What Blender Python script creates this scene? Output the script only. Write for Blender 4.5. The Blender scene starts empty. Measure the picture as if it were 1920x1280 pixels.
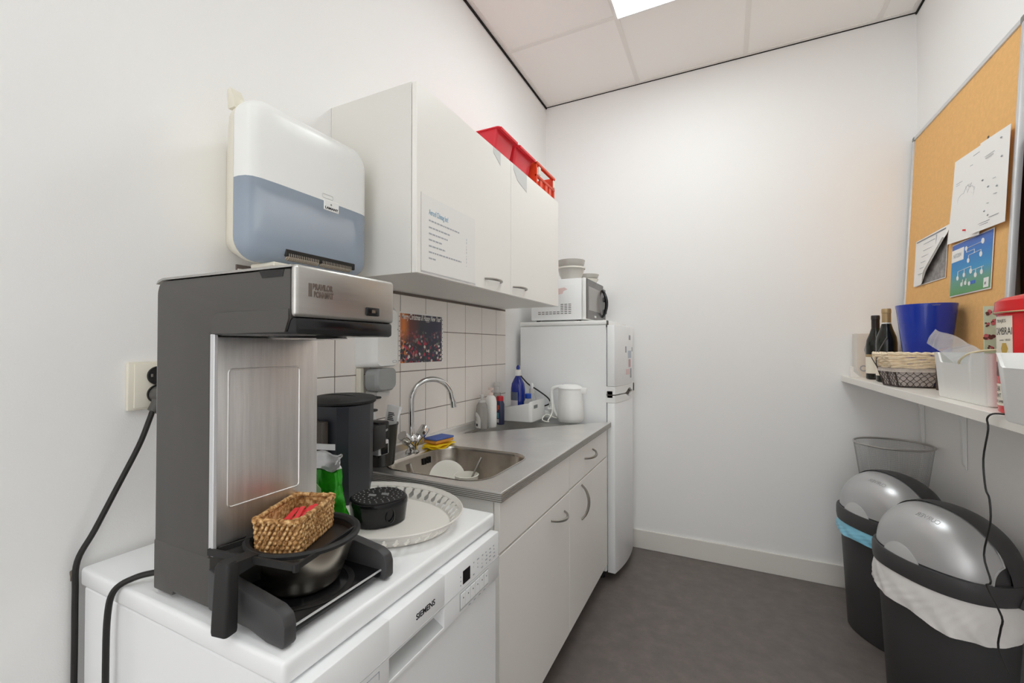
import bpy, bmesh, math, random
from math import pi, sin, cos, radians
from mathutils import Vector, Matrix
random.seed(7)
COL = bpy.context.scene.collection
# ------------------------------------------------------------------ materials
def srgb(r, g, b):
    f = lambda c: (c/255/12.92) if c/255 <= .04045 else ((c/255+.055)/1.055)**2.4
    return (f(r), f(g), f(b), 1)
def mat(name, col, rough=.5, metal=0, bump=0, bscale=200, vary=0, vscale=8, trans=0, alpha=1, coat=0, emit=None, es=0, stretch=None, ior=1.45, spec=.5):
    m = bpy.data.materials.new(name); m.use_nodes = True
    nt = m.node_tree; b = nt.nodes['Principled BSDF']
    c = srgb(*col)
    b.inputs['Base Color'].default_value = c
    b.inputs['Roughness'].default_value = rough
    b.inputs['Metallic'].default_value = metal
    b.inputs['Transmission Weight'].default_value = trans
    b.inputs['Alpha'].default_value = alpha
    b.inputs['Coat Weight'].default_value = coat
    b.inputs['IOR'].default_value = ior
    b.inputs['Specular IOR Level'].default_value = spec
    if emit:
        b.inputs['Emission Color'].default_value = srgb(*emit); b.inputs['Emission Strength'].default_value = es
    if vary or bump:
        tc = nt.nodes.new('ShaderNodeTexCoord'); mp = nt.nodes.new('ShaderNodeMapping')
        nt.links.new(tc.outputs['Object'], mp.inputs['Vector'])
        if stretch: mp.inputs['Scale'].default_value = stretch
        src = mp.outputs['Vector']
    if vary:
        n = nt.nodes.new('ShaderNodeTexNoise'); n.inputs['Scale'].default_value = vscale; n.inputs['Detail'].default_value = 6; n.inputs['Roughness'].default_value = .65
        nt.links.new(src, n.inputs['Vector'])
        r = nt.nodes.new('ShaderNodeValToRGB')
        r.color_ramp.elements[0].position = .3; r.color_ramp.elements[1].position = .7
        r.color_ramp.elements[0].color = tuple(max(0, x*(1-vary)) for x in c[:3])+(1,)
        r.color_ramp.elements[1].color = tuple(min(1, x*(1+vary)) for x in c[:3])+(1,)
        nt.links.new(n.outputs['Fac'], r.inputs['Fac']); nt.links.new(r.outputs['Color'], b.inputs['Base Color'])
    if bump:
        n = nt.nodes.new('ShaderNodeTexNoise'); n.inputs['Scale'].default_value = bscale; n.inputs['Detail'].default_value = 3
        nt.links.new(src, n.inputs['Vector'])
        bp = nt.nodes.new('ShaderNodeBump'); bp.inputs['Strength'].default_value = bump; bp.inputs['Distance'].default_value = .002
        nt.links.new(n.outputs['Fac'], bp.inputs['Height']); nt.links.new(bp.outputs['Normal'], b.inputs['Normal'])
    return m
WALL = mat('wall_paint', (241, 240, 239), .85, bump=.15, bscale=350)
CEIL = mat('ceiling_tile', (248, 246, 243), .9, bump=.35, bscale=500)
TBAR = mat('ceiling_bar', (236, 233, 229), .6)
FLOOR = mat('linoleum', (112, 104, 100), .42, bump=.12, bscale=160, vary=.16, vscale=14)
BASEB = mat('baseboard_paint', (226, 222, 216), .45)
BLACK = mat('shadow_gap', (24, 20, 18), .9)
LAMIN = mat('white_laminate', (242, 239, 234), .38)
LAMGR = mat('grey_white_laminate', (226, 224, 219), .45)
APPL = mat('appliance_white', (241, 242, 243), .28)
APPLG = mat('appliance_front', (238, 239, 240), .35)
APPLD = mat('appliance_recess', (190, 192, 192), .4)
WPLAS = mat('white_plastic', (238, 238, 236), .28)
WPLAS2 = mat('ivory_plastic', (228, 223, 208), .35)
WENAM = mat('white_enamel', (235, 231, 224), .3)
CHINA = mat('white_china', (232, 229, 220), .2)
GCHINA = mat('grey_china', (196, 193, 187), .35)
TILE = mat('wall_tile', (243, 238, 233), .16, vary=.02, vscale=5)
GROUT = mat('grout', (120, 108, 102), .9)
STEEL = mat('brushed_steel', (236, 234, 231), .36, 1, bump=.14, bscale=420, vary=.05, vscale=9)
STEELV = mat('streaky_steel', (226, 224, 222), .45, 1, bump=.10, bscale=60, stretch=(8, 8, .4), vary=.10, vscale=10)
STEELH = mat('fascia_steel', (190, 188, 184), .32, 1, bump=.05, bscale=70, stretch=(1, 1, 14), vary=.05, vscale=6)
SPAN = mat('pan_steel', (178, 170, 158), .26, 1)
CHROME = mat('chrome', (215, 215, 215), .08, 1)
SATIN = mat('satin_nickel', (168, 164, 158), .3, 1)
ALU = mat('aluminium', (214, 215, 217), .35, .45)
DGREY = mat('grey_plastic', (78, 75, 72), .5, bump=.1, bscale=900)
DGREY2 = mat('charcoal_plastic', (64, 63, 64), .45, bump=.1, bscale=800)
BINB = mat('bin_plastic', (62, 61, 62), .5, bump=.08, bscale=700)
SILV = mat('silver_plastic', (190, 190, 191), .32, .5)
BLK = mat('black_plastic', (28, 27, 27), .38)
BLKG = mat('gloss_black', (22, 22, 24), .16)
BLKM = mat('matt_black', (34, 33, 33), .6)
SENS = mat('pod_black', (44, 46, 52), .35)
RUBB = mat('cable_rubber', (34, 32, 30), .55)
MESH = mat('mesh_wire', (176, 176, 176), .4, .3)
BRASSW = mat('paper', (238, 236, 233), .85)
PAPERG = mat('grey_paper', (212, 212, 210), .85)
INK = mat('ink', (52, 52, 56), .85)
INKL = mat('pale_ink', (172, 174, 180), .85)
INKB = mat('blue_ink', (128, 170, 196), .85)
RED = mat('red_plastic', (222, 24, 40), .3)
REDT = mat('translucent_red', (240, 66, 80), .28, trans=.25, spec=.4)
ORNG = mat('orange_red_plastic', (222, 74, 40), .32)
ORNGD = mat('orange_card', (226, 106, 40), .7)
TINR = mat('red_tin', (214, 16, 26), .22)
BLUE = mat('blue_plastic', (22, 54, 168), .22, coat=.3)
BLUEB = mat('blue_bottle', (18, 44, 140), .15, coat=.4)
BLUEG = mat('smoked_blue', (176, 190, 208), .28, alpha=.58)
CORK = mat('cork', (230, 180, 116), .9, bump=.2, bscale=500, vary=.06, vscale=60)
SEAG = None
WICK = mat('peeled_wicker', (240, 222, 192), .7, vary=.14, vscale=60)
SUGAR = mat('red_sachet', (226, 52, 58), .45)
GREEN = mat('green_foil', (40, 150, 24), .22, .25, bump=.6, bscale=40, vary=.5, vscale=22)
FOIL = mat('silver_foil', (232, 232, 234), .3, .6, bump=.6, bscale=45)
CLEAR = mat('clear_plastic', (232, 232, 236), .12, trans=.75, alpha=.55, ior=1.2)
CLEARG = mat('clear_soap', (206, 203, 200), .15, trans=.6, alpha=.85, ior=1.2)
FROST = mat('frosted_plastic', (226, 224, 222), .3, trans=.3)
GREYT = mat('grey_window', (176, 178, 178), .2, trans=.3)
YELLOW = mat('yellow_cloth', (244, 208, 20), .85, bump=.5, bscale=300)
SPB = mat('blue_scourer', (90, 110, 176), .9, bump=.8, bscale=400)
SPO = mat('ochre_sponge', (222, 156, 70), .95, bump=.8, bscale=500)
YLIQ = mat('yellow_liquid', (214, 214, 30), .2)
CAPB = mat('blue_cap', (24, 70, 170), .35)
BAGW = mat('white_bag', (246, 243, 241), .4, trans=.1, bump=.5, bscale=18)
BAGB = mat('blue_bag', (146, 214, 240), .35, trans=.1, bump=.5, bscale=18)
FABR = mat('basket_liner', (204, 194, 190), .9, bump=.4, bscale=300, vary=.12, vscale=70)
WINE = mat('wine_glass', (26, 28, 22), .12)
GOLD = mat('gold_capsule', (176, 150, 110), .4, .4)
CREAM = mat('cream_label', (238, 230, 214), .6)
DARKW = mat('dark_wood', (62, 42, 32), .5, vary=.2, vscale=12, stretch=(10, 10, 1))
TAN = mat('tan_cord', (226, 214, 178), .6)
PINK = mat('pink_sticker', (232, 206, 204), .6)
GLASSM = mat('oven_window', (150, 146, 143), .12, 0)
MWD = mat('oven_door', (92, 88, 86), .2)
WCORD = mat('white_cord', (236, 235, 226), .45)
BLUSH = mat('sheet_blue', (60, 140, 200), .8)
LAMP = 6.0
LIGHTM = mat('lamp_diffuser', (255, 253, 248), .5, emit=(243, 251, 252), es=LAMP)

def basket_weave():
    m = mat('seagrass', (178, 134, 84), .8)
    nt = m.node_tree; b = nt.nodes['Principled BSDF']
    n = nt.nodes.new('ShaderNodeTexNoise'); n.inputs['Scale'].default_value = 160; n.inputs['Detail'].default_value = 4
    tc = nt.nodes.new('ShaderNodeTexCoord'); nt.links.new(tc.outputs['Object'], n.inputs['Vector'])
    r = nt.nodes.new('ShaderNodeValToRGB')
    e = r.color_ramp.elements
    e[0].position = .32; e[0].color = srgb(120, 78, 40); e[1].position = .66; e[1].color = srgb(226, 190, 138)
    k = r.color_ramp.elements.new(.5); k.color = srgb(186, 140, 86)
    nt.links.new(n.outputs['Fac'], r.inputs['Fac']); nt.links.new(r.outputs['Color'], b.inputs['Base Color'])
    return m
SEAG = basket_weave()

# ------------------------------------------------------------------ mesh helpers (world coordinates unless said otherwise)
def BM(): return bmesh.new()
def bev(bm, edges, w, seg=2):
    if w > 0: bmesh.ops.bevel(bm, geom=edges, offset=w, segments=seg, affect='EDGES', profile=.5, clamp_overlap=True)
def box(bm, x0, x1, y0, y1, z0, z1, b=0, seg=2):
    t = BM(); bmesh.ops.create_cube(t, size=1)
    for v in t.verts: v.co = Vector(((x0+x1)/2+v.co.x*(x1-x0), (y0+y1)/2+v.co.y*(y1-y0), (z0+z1)/2+v.co.z*(z1-z0)))
    bev(t, t.edges[:], b, seg); join(bm, t); return bm
def join(bm, t, M=None):
    if M is not None: bmesh.ops.transform(t, matrix=M, verts=t.verts)
    me = bpy.data.meshes.new('tmp'); t.to_mesh(me); t.free(); bm.from_mesh(me); bpy.data.meshes.remove(me)
def prism(bm, pts, axis, lo, hi, b=0, seg=2, sel=None):
    t = BM()
    def P(p, w):
        return {'x': (w, p[0], p[1]), 'y': (p[0], w, p[1]), 'z': (p[0], p[1], w)}[axis]
    a = [t.verts.new(P(p, lo)) for p in pts]; c = [t.verts.new(P(p, hi)) for p in pts]
    n = len(pts)
    t.faces.new(a); t.faces.new(c[::-1])
    for i in range(n): t.faces.new((a[i], c[i], c[(i+1) % n], a[(i+1) % n]))
    bmesh.ops.recalc_face_normals(t, faces=t.faces)
    if b: bev(t, t.edges[:], b, seg)
    join(bm, t); return bm
def loft(bm, rings, cap0=True, cap1=True, close=True):
    t = BM(); R = [[t.verts.new(p) for p in r] for r in rings]; n = len(rings[0])
    for i in range(len(R)-1):
        for j in range(n if close else n-1):
            k = (j+1) % n
            t.faces.new((R[i][j], R[i][k], R[i+1][k], R[i+1][j]))
    if cap0: t.faces.new(R[0][::-1])
    if cap1: t.faces.new(R[-1])
    bmesh.ops.recalc_face_normals(t, faces=t.faces)
    join(bm, t); return bm
def lathe(bm, prof, c=(0, 0, 0), n=40, M=None):
    t = BM(); rows = []
    for r, z in prof:
        if r < 1e-6: rows.append([t.verts.new((c[0], c[1], c[2]+z))])
        else: rows.append([t.verts.new((c[0]+r*cos(2*pi*j/n), c[1]+r*sin(2*pi*j/n), c[2]+z)) for j in range(n)])
    for a, b in zip(rows, rows[1:]):
        for j in range(n):
            k = (j+1) % n
            f = ([a[0]] if len(a) == 1 else [a[j], a[k]]) + ([b[0]] if len(b) == 1 else [b[k], b[j]])
            if len(f) > 2: t.faces.new(f)
    bmesh.ops.recalc_face_normals(t, faces=t.faces)
    join(bm, t, M); return bm
def smooth_path(pts, k=6):
    P = [Vector(p) for p in pts]
    if len(P) < 3 or k < 2: return P
    out = []
    for i in range(len(P)-1):
        p0, p1, p2, p3 = P[max(i-1, 0)], P[i], P[i+1], P[min(i+2, len(P)-1)]
        for s in range(k):
            t = s/k
            out.append(.5*((2*p1)+(p2-p0)*t+(2*p0-5*p1+4*p2-p3)*t*t+(3*p1-p0-3*p2+p3)*t**3))
    out.append(P[-1]); return out
def tube(bm, pts, r, n=8, k=1, closed=False, rad=None):
    P = smooth_path(pts, k) if not closed else [Vector(p) for p in pts]
    m = len(P); rings = []
    up = None
    for i in range(m):
        if closed: d = (P[(i+1) % m]-P[i-1]).normalized()
        else: d = (P[min(i+1, m-1)]-P[max(i-1, 0)]).normalized()
        if up is None:
            up = Vector((0, 0, 1)) if abs(d.z) < .9 else Vector((1, 0, 0))
        s = d.cross(up).normalized(); up = s.cross(d).normalized()
        rr = r if rad is None else rad(i/(m-1))
        rings.append([tuple(P[i]+s*rr*cos(2*pi*j/n)+up*rr*sin(2*pi*j/n)) for j in range(n)])
    if closed: rings.append(rings[0]); loft(bm, rings, False, False)
    else: loft(bm, rings)
    return bm
def rrect(cx, cy, hx, hy, r, n=6):
    out = []
    for qx, qy, a in ((1, 1, 0), (-1, 1, 90), (-1, -1, 180), (1, -1, 270)):
        for i in range(n+1):
            t = radians(a+90*i/n); out.append((cx+qx*(hx-r)+r*cos(t), cy+qy*(hy-r)+r*sin(t)))
    return out
def sup(a, b, n, N=48):
    o = []
    for i in range(N):
        t = 2*pi*i/N; c, s = cos(t), sin(t)
        o.append((a*math.copysign(abs(c)**(2/n), c), b*math.copysign(abs(s)**(2/n), s)))
    return o
def grid(bm, f, nu, nv, cu=False):
    t = BM(); V = [[t.verts.new(f(i/nu, j/nv)) for j in range(nv+1)] for i in range(nu if cu else nu+1)]
    for i in range(nu):
        for j in range(nv): t.faces.new((V[i][j], V[(i+1) % len(V)][j], V[(i+1) % len(V)][j+1], V[i][j+1]))
    bmesh.ops.recalc_face_normals(t, faces=t.faces)
    join(bm, t); return bm
def thicken(bm, th):
    bmesh.ops.solidify(bm, geom=bm.faces[:], thickness=th); return bm
# ------------------------------------------------------------------ object helpers
def root_of(o):
    while o.parent: o = o.parent
    return o
def thing(name, label, cat, loc, rotz=0, group=None):
    o = bpy.data.objects.new(name, None); COL.objects.link(o); o.empty_display_size = .05
    o.location = loc; o.rotation_euler = (0, 0, rotz); o['label'] = label; o['category'] = cat
    if group: o['group'] = group
    return o
def part(name, bm, m, parent=None, local=False, smooth=35, label=None, stuff=False):
    me = bpy.data.meshes.new(name)
    if parent is not None and not local:
        bmesh.ops.translate(bm, vec=-Vector(root_of(parent).location), verts=bm.verts)
    bm.to_mesh(me); bm.free()
    me.materials.append(m)
    if smooth:
        for p in me.polygons: p.use_smooth = True
        me.set_sharp_from_angle(angle=radians(smooth))
    o = bpy.data.objects.new(name, me); COL.objects.link(o)
    if parent is not None: o.parent = parent
    if label: o['label'] = label
    if stuff: o['kind'] = 'stuff'
    return o
def solo(name, label, cat, bm, m, base, group=None, smooth=35):
    o = part(name, bm, m, None, smooth=smooth)
    o.data.transform(Matrix.Translation(-Vector(base))); o.location = base
    o['label'] = label; o['category'] = cat
    if group: o['group'] = group
    return o
def struct(name, bm, m, smooth=0):
    o = part(name, bm, m, smooth=smooth); o['kind'] = 'structure'; return o
def copy_tree(o, parent=None):
    c = o.copy(); COL.objects.link(c)
    if parent: c.parent = parent
    for ch in list(o.children): copy_tree(ch, c)
    return c
def text_bm(s, size, org, xd, yd, ext=.0004, align='LEFT', fit=None, warp=None, shear=0, bold=0):
    cu = bpy.data.curves.new('t', 'FONT'); cu.body = s; cu.size = size; cu.extrude = ext if not warp else 0; cu.align_x = align; cu.shear = shear; cu.offset = bold
    o = bpy.data.objects.new('t', cu); COL.objects.link(o)
    bpy.context.view_layer.update()
    dg = bpy.context.evaluated_depsgraph_get()
    me = bpy.data.meshes.new_from_object(o.evaluated_get(dg))
    bm = BM(); bm.from_mesh(me); bpy.data.objects.remove(o); bpy.data.curves.remove(cu); bpy.data.meshes.remove(me)
    if fit:
        xs = [v.co.x for v in bm.verts]; w = max(xs)-min(xs); k = fit/w
        for v in bm.verts: v.co.x = (v.co.x-(min(xs) if align == 'LEFT' else 0))*k
    xd = Vector(xd).normalized(); yd = Vector(yd).normalized(); zd = xd.cross(yd)
    for v in bm.verts:
        p = v.co.copy()
        v.co = warp(p.x, p.y) if warp else Vector(org)+xd*p.x+yd*p.y+zd*p.z
    return bm

# ================================================================== ROOM
W, YB, ZC, Y0 = 2.018, 2.876, 2.974, -2.03
struct('floor', box(BM(), -.1, W+.1, Y0-.1, YB+.1, -.06, 0), FLOOR)
wl = struct('wall_left', box(BM(), -.12, 0, Y0-.1, YB+.1, 0, ZC+.05), WALL)
struct('wall_back', box(BM(), -.0, W, YB, YB+.12, 0, ZC+.05), WALL)
struct('wall_right', box(BM(), W, W+.12, Y0-.1, YB+.1, 0, ZC+.05), WALL)
b = BM(); box(b, 0, .2, Y0-.12, Y0, 0, ZC+.05); box(b, 1.85, W, Y0-.12, Y0, 0, ZC+.05); box(b, .2, 1.85, Y0-.12, Y0, 2.6, ZC+.05)
struct('wall_front', b, WALL)  # unseen wall, its wide opening shaped to let fill light in
t = BM(); prism(t, rrect(0, 0, W/2, .06, .004, 2), 'x', 0, 0.001)
struct('baseboard_back', box(BM(), 0, W, YB-.012, YB, 0, .116, .003), BASEB)
struct('baseboard_right', box(BM(), W-.012, W, Y0, YB-.012, 0, .116, .003), BASEB)
struct('baseboard_left', box(BM(), 0, .012, Y0, .35, 0, .116, .003), BASEB)
# wall chip in the paint
b = BM(); pts = [(.391+.0045*cos(a)*(1+.25*sin(3*a+1)), .834+.0125*sin(a)*(1+.15*cos(5*a))) for a in [2*pi*i/22 for i in range(22)]]
prism(b, pts, 'x', 0, .0006)
part('paint_chip', b, mat('bare_plaster', (150, 140, 128), .9, vary=.35, vscale=90), wl)
# ceiling: tiles and bars
XS = [.0, .640, 1.251, 1.862, W]; YS = [YB]+[2.240-.61*k for k in range(7)]+[Y0]
LIT = [(1, 1), (2, 4), (1, 6)]
b = BM()
for i in range(4):
    for j in range(8):
        if (i, j) in LIT: continue
        box(b, XS[i]+.004, XS[i+1]-.004, YS[j+1]+.004, YS[j]-.004, ZC+.004, ZC+.02, .002, 1)
struct('ceiling', b, CEIL)
b = BM()
for x in XS[1:-1]: box(b, x-.012, x+.012, Y0, YB, ZC, ZC+.004)
for y in YS[1:-1]: box(b, 0, W, y-.012, y+.012, ZC+.0003, ZC+.0043)
box(b, .008, .030, Y0, YB-.004, ZC-.0005, ZC+.004); box(b, W-.026, W-.006, Y0, YB-.004, ZC-.0005, ZC+.004); box(b, .008, W-.006, YB-.026, YB-.004, ZC-.0008, ZC+.004)
box(b, 0, W, Y0, YB, ZC+.021, ZC+.03)
struct('trim_1', b, TBAR)
b = BM(); box(b, 0.0005, .008, Y0, YB-.001, ZC-.012, ZC+.01); box(b, .001, W-.001, YB-.004, YB-.0005, ZC-.005, ZC+.01); box(b, W-.006, W-.0005, Y0, YB-.002, ZC-.012, ZC+.01)
struct('trim_2', b, BLACK)
LIGHTFILL = mat('fill_diffuser', (255, 253, 248), .5, emit=(243, 251, 252), es=LAMP*.6)  # weaker glow for the two unseen panels added as fill light
def lamp(i, j, lab):
    x0, x1, y0, y1 = XS[i]+.005, XS[i+1]-.005, YS[j+1]+.005, YS[j]-.005; ZC = 2.974-.0065-.012
    c = thing('ceiling_light', lab, 'ceiling light', ((x0+x1)/2, (y0+y1)/2, ZC+.002))
    b = BM(); box(b, x0, x1, y0, y1, ZC+.006, ZC+.016); part('diffuser', b, LIGHTM if j == 1 else LIGHTFILL, c, smooth=0)
    b = BM()
    box(b, x0-.004, x0+.006, y0-.004, y1+.004, ZC+.001, ZC+.018); box(b, x1-.006, x1+.004, y0-.004, y1+.004, ZC+.001, ZC+.018)
    box(b, x0+.006, x1-.006, y0-.004, y0+.006, ZC+.001, ZC+.018); box(b, x0+.006, x1-.006, y1-.006, y1+.004, ZC+.001, ZC+.018)
    part('frame', b, WPLAS, c, smooth=0)
lamp(1, 1, 'square white ceiling light panel glowing among the ceiling tiles over the counter')
lamp(2, 4, 'square white light panel added for fill, unseen behind the camera along the right wall')
lamp(1, 6, 'square white light panel added for fill, unseen and farthest behind the camera')
# tile backsplash (part of the wall)
YT = [.699+.1580*k for k in range(10)]; YT[-1] = 2.121
YT = [.699, .857, 1.015, 1.172, 1.330, 1.489, 1.647, 1.800, 1.958, 2.116, 2.228]
ZT = [.850, 1.015, 1.180, 1.343, 1.4805]
b = BM()
for y0, y1 in zip(YT, YT[1:]):
    for z0, z1 in zip(ZT, ZT[1:]):
        box(b, .001, .0075, y0+.0015, y1-.0015, z0+.0015, z1-.0015, .0012, 1)
tw = struct('trim_3', b, TILE)
b = BM(); box(b, .0003, .0062, YT[0], YT[-1], ZT[0], 1.4895); g = part('grout', b, GROUT, None, smooth=0); g['kind'] = 'structure'; g.parent = tw
# ================================================================== WALL CABINET
wc = thing('wall_cabinet', 'white two-door wall cabinet above the tiled splashback', 'wall cabinet', (.16, 1.59, 1.49))
b = BM()
box(b, .001, .324, 1.0, 1.016, 1.49, 2.046, .001, 1); box(b, .001, .324, 2.169, 2.185, 1.49, 2.046, .001, 1)
box(b, .001, .322, 1.016, 1.6135, 1.4905, 1.506); box(b, .001, .322, 1.6145, 2.169, 1.4905, 1.506); box(b, .001, .322, 1.016, 2.169, 2.030, 2.0455); box(b, .001, .01, 1.016, 2.169, 1.506, 2.03)
box(b, .01, .322, 1.606, 1.622, 1.506, 2.03)
part('body', b, LAMGR, wc, smooth=0)
def bow(bm, p, q, out, r=.004, k=9):
    p, q, out = Vector(p), Vector(q), Vector(out)
    pts = []
    for i in range(k+1):
        s = i/k; pts.append(p.lerp(q, s)+out*(sin(pi*s)**.65))
    tube(bm, pts, r, 8, 2, rad=lambda s: r*(.85+.5*sin(pi*s)))
    return bm
for (y0, y1, hy, hz) in ((1.0015, 1.6125, 1.392, 1.528), (1.6155, 2.184, 1.616+.012, 1.526)):
    b = BM(); box(b, .326, .344, y0, y1, 1.490, 2.044, .0012, 1); d = part('door', b, LAMIN, wc)
    b = BM(); bow(b, (.345, hy+.004, hz), (.345, hy+.128, hz), (.026, 0, 0)); part('handle', b, SATIN, d)
# notice on the door
nt = thing('paper_notice', 'white printed notice in a clear sleeve taped to the left wall cabinet door', 'notice', (.345, 1.175, 1.50))
b = BM(); box(b, .3445, .3450, 1.022, 1.325, 1.5, 1.726); part('sheet', b, BRASSW, nt, smooth=0)
b = text_bm('Aeroof Chimag Inn!', .024, (.3453, 1.058, 1.672), (0, 1, 0), (0, 0, 1), .0002, fit=.10); part('heading', b, INKB, nt, smooth=0, label='pale blue heading')
b = BM(); rr = random.Random(3)
for k, L in enumerate((.165, .112, .10, .066, .085, .178, .034)):
    z = 1.655-.0185*k - (.002 if k else 0)
    y = 1.058
    while y < 1.058+L:
        w = rr.uniform(.006, .018); box(b, .3451, .3453, y, min(y+w, 1.058+L), z-.0028, z+.0018); y += w+.003
for k in range(9): box(b, .3451, .3453, 1.268, 1.270, 1.55+.011*k, 1.553+.011*k+(.004 if k % 3 else 0))
part('print', b, INKL, nt, smooth=0)
b = BM(); box(b, .3446, .3456, 1.020, 1.3275, 1.4945, 1.4995); box(b, .3446, .3456, 1.020, 1.0215, 1.4995, 1.728); part('sleeve_edge', b, CLEAR, nt, smooth=0)
for nm, y0, y1, z0, lab in (('door_patch', 1.462, 1.52, 1.992, 'small pale grey patch on the left cabinet door under the red bins'), ('door_patch', 1.638, 1.772, 1.965, 'larger pale grey patch at the top of the right wall cabinet door')):
    b = BM(); prism(b, [(y0, 2.042), (y1, 2.042), (y1, z0), (y0+(y1-y0)*.3, z0+.02), (y0, 2.02)], 'x', .3445, .3452)
    solo(nm, lab, 'paper tag', b, PAPERG, (.3447, (y0+y1)/2, z0), smooth=0)  # thin pale grey patch near the top of each door
# ---- red bins on top of the wall cabinet
ZT0 = 2.0465
def red_bin(y0, y1, lab):
    t = thing('storage_bin', lab, 'storage bin', (.19, (y0+y1)/2, ZT0), group='red bins on the wall cabinet')
    b = BM(); zt = 2.168
    def ring(x0, x1, ya, yb, z, r): return [(p[0], p[1], z) for p in rrect((x0+x1)/2, (ya+yb)/2, (x1-x0)/2, (yb-ya)/2, r, 4)]
    cy = (y0+y1)/2; h = (y1-y0)/2
    loft(b, [ring(.075, .285, cy-h+.022, cy+h-.022, ZT0+.001, .01), ring(.062, .310, cy-h+.010, cy+h-.010, zt-.004, .012), ring(.050, .326, cy-h, cy+h, zt-.004, .014), ring(.050, .326, cy-h, cy+h, zt, .014),
             ring(.066, .306, cy-h+.014, cy+h-.014, zt, .01), ring(.080, .280, cy-h+.026, cy+h-.026, ZT0+.004, .008)])
    part('body', b, REDT, t)
    b = BM(); box(b, .322, .329, cy-h+.01, cy+h-.01, zt-.012, zt+.001, .002, 1); part('rim_lip', b, RED, t)
    return t
red_bin(1.548, 1.725, 'red plastic storage bin on top of the wall cabinet, nearest the paper towel dispenser')
red_bin(1.728, 1.925, 'middle red plastic storage bin on top of the wall cabinet, left of the orange crate')
t = thing('folding_crate', 'orange-red open plastic crate with white clips on top of the wall cabinet', 'crate', (.19, 2.055, ZT0))
b = BM()
y0, y1 = 1.932, 2.178
box(b, .06, .325, y0, y1, ZT0+.0005, ZT0+.006); box(b, .06, .072, y0, y1, ZT0, 2.17, .002, 1)
for y in (y0, y1-.012): box(b, .06, .325, y, y+.012, ZT0, 2.17, .002, 1)
box(b, .313, .325, y0, y1, ZT0, ZT0+.018, .002, 1); box(b, .313, .327, y0, y1, ZT0+.052, ZT0+.066, .003, 1); box(b, .311, .330, y0, y1, 2.158, 2.172, .003, 1)
for y in (y0+.05, y0+.12, y1-.075): box(b, .316, .323, y, y+.03, ZT0, ZT0+.055)
part('frame', b, ORNG, t)
b = BM(); box(b, .10, .26, y0+.03, y0+.13, ZT0+.0065, ZT0+.095, .004, 1); box(b, .11, .25, y0+.15, y1-.03, ZT0+.0065, ZT0+.07, .004, 1); part('inner_tray', b, RED, t)
for y in (y0+.012, y1-.036):
    b = BM(); box(b, .327, .334, y, y+.022, ZT0+.062, 2.150, .003, 1); part('clip', b, WPLAS2, t, label='white clip')

# ================================================================== BASE UNITS, WORKTOP, SINK
def bow_local(p, q, out): return bow(BM(), p, q, out, .0045)
def base_unit(name, lab, y0, y1):
    c = thing(name, lab, 'kitchen cabinet', (.28, (y0+y1)/2, 0))
    b = BM(); box(b, .02, .545, y0, y0+.016, .115, .842); box(b, .02, .545, y1-.016, y1, .115, .842); box(b, .02, .545, y0+.016, y1-.016, .115, .131); box(b, .02, .030, y0+.016, y1-.016, .131, .70)
    box(b, .53, .545, y0+.016, y1-.016, .80, .842)
    part('body', b, LAMGR, c, smooth=0)
    b = BM(); box(b, .47, .486, y0, y1, 0.001, .1145); part('plinth', b, BLKM, c, smooth=0, label='dark recessed plinth')
    return c
c1 = base_unit('sink_cabinet', 'white sink cabinet with blank top panel, between dishwasher and drawer cabinet', 1.092, 1.702)
b = BM(); box(b, .547, .565, 1.0935, 1.7005, .695, .841, .001, 1); part('top_panel', b, LAMIN, c1)
b = BM(); box(b, .547, .565, 1.0935, 1.7005, .12, .688, .001, 1); d = part('door', b, LAMIN, c1)
b = bow_local((.566, 1.495, .645), (.566, 1.640, .632), (.032, 0, -.006)); part('handle', b, SATIN, d)
c2 = base_unit('drawer_cabinet', 'white kitchen cabinet with one drawer over a door, beside the refrigerator', 1.7035, 2.332)
b = BM(); box(b, .547, .565, 1.705, 2.331, .697, .841, .001, 1); d = part('drawer', b, LAMIN, c2)
b = bow_local((.566, 1.915, .775), (.566, 2.045, .790), (.034, 0, -.004)); part('handle', b, SATIN, d)
b = BM(); box(b, .547, .565, 1.705, 2.331, .12, .690, .001, 1); d = part('door', b, LAMIN, c2)
b = BM(); pts = [Vector((.566, 1.865, .672)).lerp(Vector((.566, 1.865, .520)), i/9)+Vector((.03, .012, 0))*sin(pi*i/9)**.7 for i in range(10)]
tube(b, pts, .005, 8, 2, rad=lambda s: .0045+.002*sin(pi*s)); part('handle', b, SATIN, d)
# worktop
wt = thing('worktop', 'stainless steel worktop with inset sink along the tiled wall', 'worktop', (.29, 1.72, .843))
hx, hy, hhx, hhy, hr = .285, 1.312, .200, .187, .085
hole = rrect(hx, hy, hhx, hhy, hr, 10); N = len(hole)
X0, X1, YA, YBk = .012, .578, 1.078, 2.362
outer = []
for (x, y) in hole:
    dx, dy = x-hx, y-hy
    t = min(((X1-hx)/dx) if dx > 1e-9 else ((X0-hx)/dx if dx < -1e-9 else 1e9), ((YBk-hy)/dy) if dy > 1e-9 else ((YA-hy)/dy if dy < -1e-9 else 1e9))
    outer.append([hx+dx*t, hy+dy*t])
for cx, cy in ((X0, YA), (X1, YA), (X0, YBk), (X1, YBk)):
    k = min(range(N), key=lambda i: (outer[i][0]-cx)**2+(outer[i][1]-cy)**2 if True else 0); outer[k] = [cx, cy]
b = BM()
zt = .873
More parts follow.
